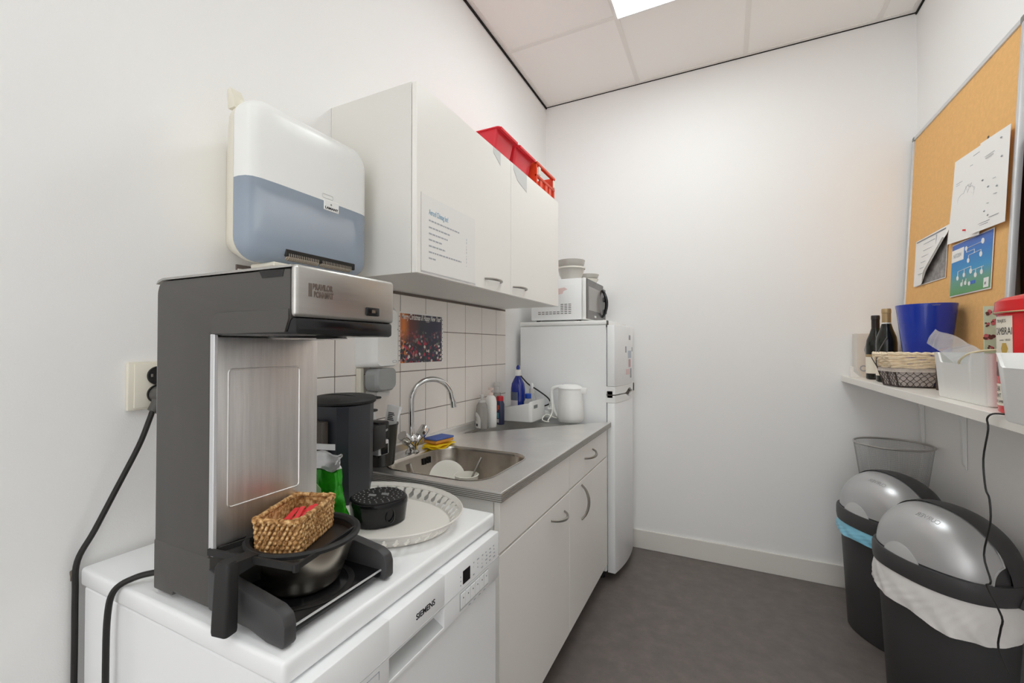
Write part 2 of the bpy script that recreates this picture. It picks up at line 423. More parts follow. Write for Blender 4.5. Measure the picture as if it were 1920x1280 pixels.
loft(b, [[(x, y, zt-.030) for x, y in outer], [(x, y, zt-.0015) for x, y in outer], [(x+(.0015 if x == X0 else -.0015 if x == X1 else 0), y+(.0015 if y == YA else -.0015 if y == YBk else 0), zt) for x, y in outer], [(x, y, zt) for x, y in hole], [(x, y, zt-.003) for x, y in hole]], False, False)
box(b, X0, X1-.004, YA+.004, 1.11, zt-.030, zt-.028); box(b, .50, X1-.003, 1.11, YBk-.003, zt-.030, zt-.028)
part('top', b, STEEL, wt, smooth=30)
# ribbed front edging (fine ridges along the near corner)
b = BM()
for k in range(5):
    z = zt-.027+.0052*k; tube(b, [(X1+.0004, YA, z), (X1+.0004, YBk, z)], .0017, 5); tube(b, [(X0, YA-.0002, z), (X1, YA-.0002, z)], .0013, 5)
part('ribbed_edge', b, mat('edge_steel', (150, 145, 138), .4, 1), wt)
b = BM()
loft(b, [[(hx+(x-hx)*k, hy+(y-hy)*k, z) for x, y in rrect(hx, hy, hhx, hhy, hr, 10)] for k, z in ((1.03, zt+.0008), (1.012, zt+.002), (1.0, zt), (.99, zt-.012), (.955, zt-.135), (.90, zt-.152), (.75, zt-.156), (.1, zt-.158))], False, True)
sb = part('sink_bowl', b, mat('bowl_steel', (196, 190, 182), .24, 1, vary=.06, vscale=7), wt, smooth=50)
b = BM()
for k, dy in enumerate((-.021, -.010, .008, .019)): box(b, hx-hhx+.004, hx-hhx+.0105, hy+.075+dy-.0018, hy+.075+dy+.0018, zt-.050, zt-.026)
box(b, hx-hhx+.005, hx-hhx+.0095, hy+.071, hy+.077, zt-.041, zt-.035)
part('overflow_slot', b, BLK, sb, smooth=0, label='dark overflow slots')
b = BM(); lathe(b, [(0, 0), (.03, 0), (.036, .002), (.038, .0045), (.032, .0045), (.03, .003), (0, .003)], (hx, hy, zt-.158)); part('drain', b, CHROME, sb)
b = BM(); prism(b, [(.0085, zt), (.0085, zt+.036), (.014, zt+.036), (.020, zt+.030), (.022, zt+.006), (.034, zt+.0005), (.034, zt)], 'y', YA, YBk-.01); part('upstand', b, STEEL, wt)
# faucet
fx, fy = .062, 1.335
f = thing('mixer_tap', 'chrome mixer tap with swan neck and two angled knobs behind the sink', 'tap', (fx, fy, zt))
b = BM(); lathe(b, [(0, 0), (.026, 0), (.026, .006), (.019, .012), (.017, .03), (.021, .045), (.019, .062), (.012, .070), (0, .070)], (fx, fy, zt)); part('base', b, CHROME, f)
b = BM(); dr = Vector((cos(radians(52)), sin(radians(52)), 0)); O = Vector((fx-.005, fy, 0)); R = .0805
pts = [O+Vector((0, 0, zt+.062)), O+Vector((0, 0, 1.0)), O+Vector((0, 0, 1.068))]+[O+dr*(R-R*cos(a))+Vector((0, 0, 1.070+R*sin(a))) for a in [radians(d) for d in range(15, 176, 16)]]+[O+dr*(2*R+.006)+Vector((0, 0, 1.056))]
tube(b, pts, .0105, 16, 3); part('spout', b, CHROME, f)
b = BM(); e = O+dr*(2*R+.006); tube(b, [e+Vector((-.0005, -.0005, 1.060)), e+Vector((.001, .001, 1.036))], .0115, 14); part('aerator', b, CHROME, f)
for s in (-1, 1):
    b = BM(); dv = Vector((.10, s*.80, .62 if s < 0 else .80)).normalized(); p = Vector((fx+.004, fy+s*.008, zt+.030))
    tube(b, [p, p+dv*.036], .015, 16, rad=lambda t: .013+.003*t); tube(b, [p+dv*.037, p+dv*.046, p+dv*.080, p+dv*.083], .02, 10, rad=lambda t: .0195 if t < .95 else .0175); part('knob', b, CHROME, f)
# sponge on yellow cloth
s_ = thing('sponge_cloth', 'folded yellow cleaning cloth lying behind the sink beside the tap', 'cloth', (.09, 1.48, zt))
def clothf(u, v):
    y = 1.405+.135*u; x = .052+.082*v
    return (x-.012*u, y, zt+.004+.006*sin(7*u+2)*sin(5*v)**2+.004*(1-abs(2*u-1)))
b = BM(); grid(b, clothf, 14, 10); thicken(b, .0035); part('cloth', b, YELLOW, s_)
b = BM(); grid(b, lambda u, v: (.053+.078*v-.010*u, 1.408+.128*u, zt+.012+.003*sin(6*u)), 12, 8); thicken(b, .003); part('folded_layer', b, YELLOW, s_)
sp = thing('sponge', 'blue and ochre scouring sponge on the yellow cloth', 'sponge', (.085, 1.475, zt+.018))
b = BM(); box(b, -.034, .034, -.052, .052, .0015, .014, .004); join(b2 := BM(), b, Matrix.Translation((.085, 1.475, zt+.017)) @ Matrix.Rotation(radians(-8), 4, 'Z')); part('foam', b2, SPO, sp)
b = BM(); box(b, -.035, .035, -.053, .053, .0145, .022, .003); join(b2 := BM(), b, Matrix.Translation((.085, 1.475, zt+.017)) @ Matrix.Rotation(radians(-8), 4, 'Z')); part('scourer', b2, SPB, sp, label='blue scouring layer')
# dishes in the sink
zb = zt-.158
pl = thing('side_plate', 'cream plate standing on edge inside the steel sink', 'plate', (.16, 1.37, zb))
b = BM(); lathe(b, [(0, 0), (.045, 0), (.05, .003), (.078, .012), (.080, .014), (.076, .0145), (.048, .006), (0, .004)], (0, 0, 0), 44)
M = Matrix.Translation((.190, 1.380, zb+.063)) @ Matrix.Rotation(radians(-48), 4, 'Z') @ Matrix.Rotation(radians(64), 4, 'Y') @ Matrix.Scale(.86, 4)
join(b2 := BM(), b, M); part('plate', b2, CHINA, pl)
mg = thing('mug', 'white mug standing in the sink with a spoon in it', 'mug', (.305, 1.335, zb))
b = BM(); lathe(b, [(0, .0), (.033, .0), (.036, .004), (.042, .100), (.044, .104), (.0405, .105), (.039, .100), (.032, .008), (0, .007)], (.305, 1.335, zb+.0025)); part('cup', b, CHINA, mg)
b = BM(); pts = [(.305+.04*.6, 1.335+.04*.8, zb+.075), (.305+.066*.6, 1.335+.066*.8, zb+.068), (.305+.066*.6, 1.335+.066*.8, zb+.035), (.305+.036*.6, 1.335+.036*.8, zb+.025)]; tube(b, pts, .0045, 8, 4); part('handle', b, CHINA, mg)
sn = thing('spoon', 'steel spoon leaning in the white mug in the sink', 'spoon', (.325, 1.32, zb+.012))
b = BM(); p0, p1 = Vector((.298, 1.322, zb+.03)), Vector((.348, 1.365, zb+.165)); tube(b, [p0, p1], .003, 8, rad=lambda t: .0028+.002*t); part('stem', b, SATIN, sn)
b = BM(); lathe(b, [(0, -.018), (.008, -.014), (.011, 0), (.008, .012), (0, .017)], (0, 0, 0), 12); bmesh.ops.scale(b, vec=(1, .35, 1), verts=b.verts); bmesh.ops.translate(b, vec=(.2965, 1.3205, zb+.028), verts=b.verts); part('bowl', b, SATIN, sn)
kn = thing('butter_knife', 'flat steel cutlery handle leaning against the left end of the sink', 'cutlery', (.125, 1.235, zb))
b = BM(); box(b, -.0105, .0105, -.004, .004, 0, .150, .003); join(b2 := BM(), b, Matrix.Translation((.165, 1.255, zb+.003)) @ Matrix.Rotation(radians(20), 4, 'Z') @ Matrix.Rotation(radians(-18), 4, 'Y')); part('handle', b2, SATIN, kn)

# ================================================================== DISHWASHER
dw = thing('dishwasher', 'white freestanding dishwasher carrying the coffee machine, left of the sink cabinet', 'dishwasher', (.3, .7, 0))
b = BM(); box(b, .02, .572, .402, .995, .10, .8125, .003, 1); box(b, .03, .54, .41, .985, .0, .0995); part('body', b, APPL, dw)
b = BM(); t = BM(); box(t, .012, .601, .398, .998, .8135, .849)
bev(t, [e for e in t.edges if all(v.co.x > .5 for v in e.verts) or True], .007, 3); join(b, t); part('worktop', b, APPL, dw)
b = BM(); prism(b, [(.575, .10), (.612, .10), (.612, .695), (.575, .695)], 'y', .404, .984, .002, 1); d = part('door', b, APPLG, dw)
# control panel with handle recess: built around the recess opening
yr0, yr1, zr0, zr1 = .585, .746, .704, .743
b = BM(); xf = .620
box(b, .575, xf, .404, yr0, .6965, .8105, .0025, 2); box(b, .575, xf, yr1, .984, .6965, .8105, .0025, 2)
box(b, .575, xf, yr0-.003, yr1+.003, zr1, .8105, .0025, 2); box(b, .575, xf-.001, yr0-.003, yr1+.003, .6965, zr0, .001, 1)
cp = part('control_panel', b, APPL, dw)
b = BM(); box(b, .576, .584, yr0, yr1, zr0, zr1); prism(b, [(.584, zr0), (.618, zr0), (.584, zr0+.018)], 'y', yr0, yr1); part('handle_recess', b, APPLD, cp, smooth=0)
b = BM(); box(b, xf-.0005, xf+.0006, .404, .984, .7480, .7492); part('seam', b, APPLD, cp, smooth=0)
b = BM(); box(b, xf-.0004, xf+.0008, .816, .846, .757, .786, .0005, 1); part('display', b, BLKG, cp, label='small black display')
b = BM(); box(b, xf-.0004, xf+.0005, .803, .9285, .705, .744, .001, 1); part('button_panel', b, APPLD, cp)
for k in range(6):
    b = BM(); y = .806+.0203*k; box(b, xf+.0004, xf+.0022, y, y+.0190, .7095, .741, .0012, 1); bt = part('button', b, APPLG, cp)
    b = BM(); box(b, xf+.0022, xf+.0026, y+.008, y+.0105, .729, .7315); part('indicator', b, INK, bt, smooth=0)
b = text_bm('SIEMENS', .0155, (xf+.0003, .656, .769), (0, 1, 0), (0, 0, 1), .0003, fit=.058, bold=.0003); part('lettering', b, INK, cp, smooth=0)
b = BM(); rr = random.Random(5)
for k in range(6):
    y = .856+.0195*k
    for q in range(4):
        z = .757+.009*q
        if rr.random() < .85: box(b, xf-.0002, xf+.0005, y+rr.uniform(0, .004), y+.004+rr.uniform(0, .006), z, z+.0028)
for q in range(3): box(b, xf-.0002, xf+.0005, .806, .809, .758+.009*q, .7605+.009*q)
for q in range(4): box(b, xf-.0002, xf+.0005, .84+.022*q, .848+.022*q, .700, .7015)
box(b, xf-.0002, xf+.0005, .525, .56, .738, .7395); box(b, xf-.0002, xf+.0005, .5585, .56, .725, .7395)
part('icons', b, INKL, cp, smooth=0)

# ================================================================== COFFEE MACHINE
cm = thing('coffee_machine', 'tall grey and steel filter coffee machine on the dishwasher', 'coffee machine', (.42, .52, .85))
ya, yb = .4145, .6145
prof = [(.241, .862), (.241, 1.372), (.246, 1.385), (.260, 1.391), (.588, 1.388), (.588, 1.317), (.580, 1.297), (.412, 1.297), (.400, 1.297), (.400, .94), (.400, .862)]
b = BM(); prism(b, prof, 'y', ya, yb, .004, 2); hs = part('housing', b, DGREY, cm)
b = BM(); prism(b, [(.405, 1.320), (.418, 1.330), (.5865, 1.330), (.5865, 1.316), (.579, 1.2965), (.405, 1.2965)], 'y', ya-.0018, ya, .0008, 1); part('chin_panel', b, DGREY, hs)
b = BM(); prism(b, [(.2405, 1.386), (.247, 1.3925), (.262, 1.3955), (.592, 1.3925), (.592, 1.389), (.262, 1.3918), (.25, 1.389)], 'y', ya-.001, yb+.001); part('top_cover', b, STEELH, cm, label='silver top cover')
b = BM(); t = BM(); box(t, .588, .601, ya-.001, yb+.001, 1.318, 1.393); bev(t, t.edges[:], .006, 3); join(b, t); fs = part('fascia', b, STEELH, cm, label='brushed steel front of the head')
b = BM(); box(b, .4105, .598, ya+.002, yb, 1.2935, 1.3185, .005, 2); ch = part('brew_head', b, BLKG, cm, label='black underside of the head')
b = BM(); lathe(b, [(.025, 0), (.06, 0), (.062, -.004), (.05, -.006), (.025, -.006), (.025, 0)], (.50, .517, 1.2940)); part('spray_ring', b, CHROME, ch)
b = BM(); box(b, .595, .6035, .5455, .576, 1.328, 1.3425, .002, 2); sw = part('power_switch', b, BLKG, cm)
b = BM(); box(b, .6033, .604, .557, .565, 1.333, 1.338); part('switch_icon', b, SATIN, sw, smooth=0)
b = text_bm('BRAVILOR', .012, (.6012, .4415, 1.3595), (0, 1, 0), (0, 0, 1), .0003, fit=.036, bold=.0006)
join(b, text_bm('BONAMAT', .012, (.6012, .4435, 1.3485), (0, 1, 0), (0, 0, 1), .0003, fit=.035, bold=.0006))
for k in range(3): box(b, .6008, .6014, .4345+.0022*k, .4359+.0022*k, 1.3485, 1.368)
part('lettering', b, mat('logo_brown', (104, 90, 82), .5), fs, smooth=0)
b = BM(); prism(b, [(.520, 1.3885), (.528, 1.377), (.573, 1.3765), (.576, 1.3865)], 'y', ya-.0006, ya+.0002); part('catch', b, BLKM, hs, smooth=0)
b = BM(); box(b, .4005, .409, ya+.006, yb-.003, .9555, 1.2925, .002, 2)
pn = part('column_panel', b, STEELV, cm, label='streaked stainless front of the column')
b = BM(); tube(b, [(.4092, y, z) for y, z in rrect(.5045, 1.1265, .066, .1125, .006, 4)], .0016, 6, closed=True); part('pressed_border', b, STEELV, pn)
b = BM(); box(b, .4003, .4115, ya-.0005, ya+.006, .945, 1.2965, .001, 1); part('edge_strip', b, ALU, cm, label='pale edge strip')
b = BM(); box(b, .2335, .241, ya+.004, yb-.004, .91, 1.37, .002, 1); part('back_plate', b, ALU, cm)
# base: block, arms, hot plate
ba = BM(); prism(ba, [(.241, .8565), (.298, .8565), (.303, .866), (.405, .866), (.405, .942), (.241, .942)], 'y', .4135, .6325, .003, 2); bs = part('base', ba, DGREY, cm)
armp = [(.402, .866), (.407, .862), (.505, .860), (.545, .8515), (.579, .8515), (.584, .857), (.584, .883), (.579, .896), (.563, .904), (.51, .911), (.44, .919), (.402, .926)]
for y in (.4120, .6150):
    b = BM(); prism(b, armp, 'y', y, y+.0205, .0035, 2); part('side_arm', b, DGREY2, cm)
b = BM(); box(b, .402, .572, .4305, .616, .858, .8705, .003, 2); hp = part('tray', b, BLKG, cm, label='glossy black tray')
b = BM(); tube(b, [(.5725, .4325, .8705), (.5725, .614, .8705)], .0018, 6); part('tray_edge', b, ALU, hp)
b = BM(); lathe(b, [(.068, 0), (.078, 0), (.0785, .0012), (.0775, .0016), (.0685, .0016), (.068, .0012), (.068, 0)], (.492, .521, .8703)); part('hot_plate', b, BLK, hp)
# filter pan held on its frame
fp = thing('filter_pan', 'steel filter pan with black rim and handle on the coffee machine tray', 'filter pan', (.478, .528, .872))
b = BM(); c0 = (.482, .525, .8725)
lathe(b, [(0, 0), (.052, 0), (.056, .003), (.060, .010), (.083, .072), (.084, .076), (.082, .076), (.079, .070), (.056, .010), (.05, .005), (0, .004)], c0, 56); part('bowl', b, SPAN, fp)
b = BM(); lathe(b, [(.078, .0745), (.084, .0745), (.091, .078), (.092, .083), (.088, .086), (.082, .085), (.078, .080), (.078, .0745)], c0, 56); part('rim', b, BLKM, fp, label='matt black rim')
b = BM(); q0, q1, q2, q3 = (.405, .412, .9535), (.568, .442, .951), (.541, .590, .9535), (.395, .56, .955)
b_ = [q0, q1, q2]
def bar(bm, p, q, w, h):
    p, q = Vector(p), Vector(q); d = (q-p).normalized(); s = d.cross(Vector((0, 0, 1))).normalized()
    pr = [(-w, -h), (w, -h), (w, h), (-w, h)]
    loft(bm, [[tuple(p+s*a+Vector((0, 0, c))) for a, c in pr], [tuple(q+s*a+Vector((0, 0, c))) for a, c in pr]])
bar(b, q0, q1, .0022, .005); bar(b, q1, q2, .0022, .004); bar(b, (.43, .492, .955), (.4125, .4225, .9535), .002, .004)
tube(b, [Vector(q1)-Vector((0, 0, .006)), Vector(q1)+Vector((0, 0, .006))], .0045, 8)
part('slide_frame', b, BLKM, fp)
b = BM()
def rr3(c, w, d, ang, z):
    pts = rrect(0, 0, w, d, min(w, d)*.45, 4); ca, sa = cos(ang), sin(ang)
    return [(c[0]+x*ca-y*sa, c[1]+x*sa+y*ca, z) for x, y in pts]
hc = Vector((.474, .395)); a_ = radians(10)
loft(b, [rr3((.4865, .3885), .0145, .0105, a_, .8635), rr3((.4865, .3885), .0152, .011, a_, .868), rr3((.4835, .3925), .0142, .0105, a_, .93), rr3((.4825, .394), .0135, .010, a_, .957), rr3((.4825, .394), .010, .007, a_, .963)])
hd = part('handle', b, BLKM, fp)
b = BM(); loft(b, [[(.462+dx, .398, .952+dz) for dx, dz in ((.008, -.012), (.032, -.012), (.032, .009), (.008, .009))], [(.470+dx, .435, .951+dz) for dx, dz in ((-.004, -.007), (.022, -.007), (.022, .007), (-.004, .007))], [(.474+dx, .442, .951+dz) for dx, dz in ((-.010, -.005), (.030, -.005), (.030, .006), (-.010, .006))]]); part('handle_bracket', b, BLKM, fp)
# woven basket in the pan
bk = thing('woven_basket', 'small rectangular seagrass basket resting in the filter pan', 'basket', (.468, .521, .9425), radians(23))
HX, HY = .0385, .064
def cord_row(bm, z, hx, hy, ph, r=.0042, tilt=1):
    per = []
    L = 4*(hx+hy); n = 46
    base = rrect(0, 0, hx, hy, .009, 4)
    # resample by arc length
    segs = [(Vector(base[i]), Vector(base[(i+1) % len(base)])) for i in range(len(base))]
    lens = [(q-p).length for p, q in segs]; T = sum(lens)
    for k in range(n):
        s = (k+ph)/n*T; i = 0
        while s > lens[i % len(lens)]: s -= lens[i % len(lens)]; i += 1
        p, q = segs[i % len(segs)]; d = (q-p).normalized(); m = p+d*s
        nrm = Vector((d.y, -d.x))
        up = Vector((d.x*.55, d.y*.55, .85*tilt))
        t = BM(); bmesh.ops.create_icosphere(t, subdivisions=1, radius=1)
        ax = up.normalized(); bx = Vector((nrm.x, nrm.y, 0)); cx_ = ax.cross(bx)
        Mx = Matrix((( ax.x*.0058, bx.x*.0030, cx_.x*.0034, m.x), (ax.y*.0058, bx.y*.0030, cx_.y*.0034, m.y), (ax.z*.0058, bx.z*.0030, cx_.z*.0034, z), (0, 0, 0, 1)))
        join(bm, t, Mx)
b = BM()
for k in range(7): cord_row(b, .005+.0078*k, HX-.001*(6-k)*.35, HY-.001*(6-k)*.35, .5*(k % 2), tilt=1)
box(b, -HX+.0035, HX-.0035, -HY+.0035, HY-.0035, .0005, .004)
for x in (-1, 1): box(b, x*(HX-.004)-.001, x*(HX-.004)+.001, -HY+.004, HY-.004, .001, .052)
for y in (-1, 1): box(b, -HX+.004, HX-.004, y*(HY-.004)-.001, y*(HY-.004)+.001, .001, .052)
part('weave', b, SEAG, bk, local=True, smooth=60)
b = BM(); pts = rrect(0, 0, HX-.001, HY-.001, .009, 5); P2 = []
for k, (x, y) in enumerate(pts):
    P2.append((x, y, .0555+.0008*sin(k*2.4)))
tube(b, P2, .0042, 8, closed=True)
rr = random.Random(2)
for k in range(60):
    s = k/60*len(pts); i = int(s); x, y = Vector(pts[i]).lerp(Vector(pts[(i+1) % len(pts)]), s-i)
    d = (Vector(pts[(i+1) % len(pts)])-Vector(pts[i])).normalized(); n_ = Vector((d.y, -d.x, 0)); dd = Vector((d.x, d.y, 0))
    tube(b, [Vector((x, y, .0555))+n_*.0045*cos(a)+Vector((0, 0, .0045*sin(a)))+dd*(.003*a/pi) for a in (-.6, .5, 1.6, 2.7, 3.8)], .0014, 5)
part('braided_rim', b, SEAG, bk, local=True, smooth=60)
rr = random.Random(9)
LAB = ['pressed against the left long side', 'lying deepest at the near end', 'tilted highest at the far end', 'flat in the middle', 'leaning on the right long side']
for k in range(5):
    o = thing('sugar_stick', 'red sugar sachet stick in the woven basket, '+LAB[k], 'sugar sachet', (.468, .521, .9475), radians(23), group='red sachets in the woven basket')
    b = BM(); box(b, -.0042, .0042, -.036, .036, -.0014, .0014, .001, 1)
    t = b; b2 = BM(); join(b2, t, Matrix.Translation((-.020+.009*k, -.012+.006*(k % 3), .012+.003*k+(.004 if k % 2 else 0))) @ Matrix.Rotation(radians([-10, 8, -24, 14, -6][k]), 4, 'Z') @ Matrix.Rotation(radians([20, 8, 16, 6, 12][k]), 4, 'X')); part('sachet', b2, SUGAR, o, local=True)
    b = BM()
    o.location.z += .014
b = BM(); lathe(b, [(0, -.0012), (.0772, -.0012), (.0785, .006), (.0775, .006), (.0755, .0), (0, .0)], (.482, .525, .9422), 48); part('filter_insert', b, mat('dark_insert', (44, 36, 31), .35), fp, label='dark insert inside the rim')

# ================================================================== ROUND TRAY AND WHAT STANDS ON IT
tx, ty, ta, tb = .358, .826, .228, .178
tr = thing('serving_tray', 'white oval serving tray with pierced rim on the dishwasher top', 'tray', (tx, ty, .8495))
def ell(k, z, n=72): return [(tx+(ta-k)*cos(2*pi*i/n), ty+(tb-k)*sin(2*pi*i/n), z) for i in range(n)]
b = BM(); loft(b, [ell(.034, .8500), ell(.034, .8535), ell(.028, .8545)][:2], True, True); fl = part('base', b, WENAM, tr)
# pierced rim: a wall of cells; each cell leaves a slim bottle-shaped opening
b = BM()
n = 48; rows = 9
K = [.033-.033*(j/rows) for j in range(rows+1)]; Z = [.851+.033*(j/rows) for j in range(rows+1)]
HW = [0, .10, .20, .32, .22, .10, .15, 0, 0]
def rp(a, j): return (tx+(ta-K[j])*cos(a), ty+(tb-K[j])*sin(a), Z[j])
t = BM()
for i in range(n):
    a0, a1 = 2*pi*i/n, 2*pi*(i+1)/n; am = (a0+a1)/2; w = a1-a0
    for j in range(rows):
        lo, hi = HW[j], HW[min(j+1, rows-1)] if HW[j] else 0
        h0, h1 = HW[j], (HW[j+1] if j+1 < rows else 0)
        if j == 0: h0 = h1 = 0
        def q(pa, pb, pc, pd): 
            vs = [t.verts.new(p) for p in (pa, pb, pc, pd)]; t.faces.new(vs)
        if h0 == 0 and h1 == 0: q(rp(a0, j), rp(a1, j), rp(a1, j+1), rp(a0, j+1))
        elif j == 0 or j == rows-1: q(rp(a0, j), rp(a1, j), rp(a1, j+1), rp(a0, j+1))
        else:
            q(rp(a0, j), rp(am-h0*w, j), rp(am-h1*w, j+1), rp(a0, j+1)); q(rp(am+h0*w, j), rp(a1, j), rp(a1, j+1), rp(am+h1*w, j+1))
bmesh.ops.remove_doubles(t, verts=t.verts, dist=1e-5); bmesh.ops.recalc_face_normals(t, faces=t.faces)
bmesh.ops.solidify(t, geom=t.faces[:], thickness=.0016)
join(b, t); rm = part('pierced_rim', b, WENAM, tr, smooth=30)
b = BM(); tube(b, ell(.0, .8845), .0018, 6, closed=True); part('rim_edge', b, WENAM, tr)
# drip tray of the pod machine
dt = thing('drip_tray', 'loose round black drip tray with perforated top on the white oval tray', 'drip tray', (.372, .823, .854))
b = BM(); cx, cy = .372, .823
def dring(k, z): return [(cx+x*cos(-.4)-y*sin(-.4), cy+x*sin(-.4)+y*cos(-.4), z) for x, y in sup(.066*k, .066*k, 2.35, 48)]
loft(b, [dring(.86, .8545), dring(.93, .857), dring(1.0, .896), dring(1.01, .904), dring(.985, .909), dring(.93, .911)]); part('body', b, BLKG, dt)
b = BM(); loft(b, [dring(.92, .9105), dring(.92, .9125), dring(.90, .9135)])
gt = part('grate', b, BLKM, dt)
b = BM()
for r_, nn in ((.024, 10), (.036, 15), (.047, 20), (.056, 24)):
    for k in range(nn):
        a = 2*pi*k/nn+r_*40; lathe(b, [(0, 0), (.0016, 0), (.0016, .0010), (0, .0010)], (cx+r_*cos(a), cy+r_*sin(a), .9133), 8)
for dx, dy in ((.012, .010), (-.010, -.010)):
    tube(b, [(cx+dx-.008, cy+dy-.002, .9135), (cx+dx+.008, cy+dy+.002, .9135)], .004, 8)
part('drain_holes', b, mat('hole_grey', (150, 150, 150), .6), gt, stuff=True)
b = BM(); M = Matrix.Translation((cx+.0605, cy-.026, .882)) @ Matrix.Rotation(radians(-23), 4, 'Z') @ Matrix.Rotation(radians(84), 4, 'Y')
t = BM(); lathe(t, [(.0115, -.002), (.0145, .0), (.0115, .002), (.0115, -.002)], (0, 0, 0), 24); bmesh.ops.scale(t, vec=(1.35, .8, 1), verts=t.verts); join(b, t, M); part('finger_ring', b, BLKG, dt)
b = text_bm('SENSEO', .008, (cx+.046, cy+.050, .888), (-.72, .69, 0), (0, 0, 1), .0006, fit=.022); bmesh.ops.translate(b, vec=(.0015, .0015, 0), verts=b.verts); part('lettering', b, PAPERG, dt, smooth=0)
# pod coffee machine
pm = thing('pod_coffee_machine', 'black pod coffee machine between the tall coffee machine and the sink', 'coffee machine', (.17, .905, .8545))
pcx, pcy = .150, .912
def pring(k, z, off=(0, 0)):
    P = [(.066, -.078), (.090, -.060), (.088, -.02), (.078, .03), (.060, .062), (.03, .08), (-.02, .082), (-.066, .066), (-.09, .03), (-.095, -.03), (-.085, -.078), (.0, -.084)]
    return [(pcx+off[0]+x*k, pcy+off[1]+y*k, z) for x, y in P]
b = BM(); loft(b, [pring(.93, .8550, (0, .004)), pring(.95, .862, (0, .004)), pring(.99, 1.00), pring(1.01, 1.116)]); part('body', b, SENS, pm, smooth=12)
b = BM()
def lring(k, z, sh=0): return [(pcx-.003+k*.094*cos(2*pi*i/40), pcy+.002+k*.090*sin(2*pi*i/40), z+sh*sin(2*pi*i/40)) for i in range(40)]
loft(b, [lring(.98, 1.1165), lring(1.03, 1.120, .001), lring(1.04, 1.126, .002), lring(.98, 1.1325, .002), lring(.72, 1.138, .001), lring(.2, 1.140)])
ld = part('lid', b, BLKM, pm)
b = BM(); prism(b, [(pcx-.028, pcy+.080), (pcx+.05, pcy+.070), (pcx+.046, pcy+.112), (pcx-.016, pcy+.118)], 'z', 1.119, 1.126, .003, 2); part('lid_lever', b, BLKM, pm)
b = BM(); tube(b, [(pcx-.09, pcy-.02, 1.1315), (pcx-.03, pcy-.01, 1.1405), (pcx+.04, pcy-.005, 1.1395), (pcx+.09, pcy, 1.1315)], .0012, 6, 4); part('lid_seam', b, BLK, ld)
b = BM(); prism(b, [(pcx-.028, pcy+.085), (pcx+.030, pcy+.085), (pcx+.026, pcy+.118), (pcx-.022, pcy+.118)], 'z', 1.078, 1.086, .003, 2); part('catch', b, BLK, pm)
b = BM(); prism(b, [(pcx-.045, pcy+.07), (pcx+.055, pcy+.07), (pcx+.040, pcy+.14), (pcx-.035, pcy+.14)], 'z', .965, 1.038, .006, 2); part('spout_arm', b, BLK, pm)
b = BM(); prism(b, [(pcx-.088, pcy-.105), (pcx+.042, pcy-.105), (pcx+.046, pcy-.086), (pcx-.086, pcy-.084)], 'z', .88, 1.080, .003, 2); part('water_tank', b, mat('smoky_tank', (84, 76, 70), .12, trans=.35), pm)
# nameplate block at the front of the spout
b = BM(); nx, ny = .150, 1.050
def npl(z0, z1, m, nm, w=.030, d=.022, extra=0, par=None):
    t = BM(); prism(t, [(nx-w, ny-d), (nx+w, ny-d-extra), (nx+w+.004, ny+d), (nx-w+.004, ny+d)], 'z', z0, z1, .005, 2); return part(nm, t, m, par or pm)
hd = npl(.988, 1.044, BLK, 'spout_head')
bd = npl(.940, .987, ALU, 'badge', w=.0295, d=.0215)
b = BM(); box(b, nx-.017, nx-.004, ny-.0228, ny-.0212, .944, .984, .0005, 1); part('badge_stripe', b, mat('teal_stripe', (90, 170, 172), .3), bd, label='teal stripe')
b = BM(); box(b, nx+.0325, nx+.0345, ny-.014, ny+.016, .943, .974, .001, 1); part('button_recess', b, BLKG, bd)
b = BM(); tube(b, [(nx-.006, ny, .942), (nx-.006, ny, .930)], .006, 12); tube(b, [(nx+.014, ny, .942), (nx+.014, ny, .930)], .006, 12); part('nozzle', b, BLK, pm)
b = text_bm('Senseo', .013, (nx+.0355, ny-.016, 1.008), (.0, 1, .25), (0, -.2, 1), .0004, fit=.03, shear=.2); part('lettering', b, PAPERG, hd, smooth=0)
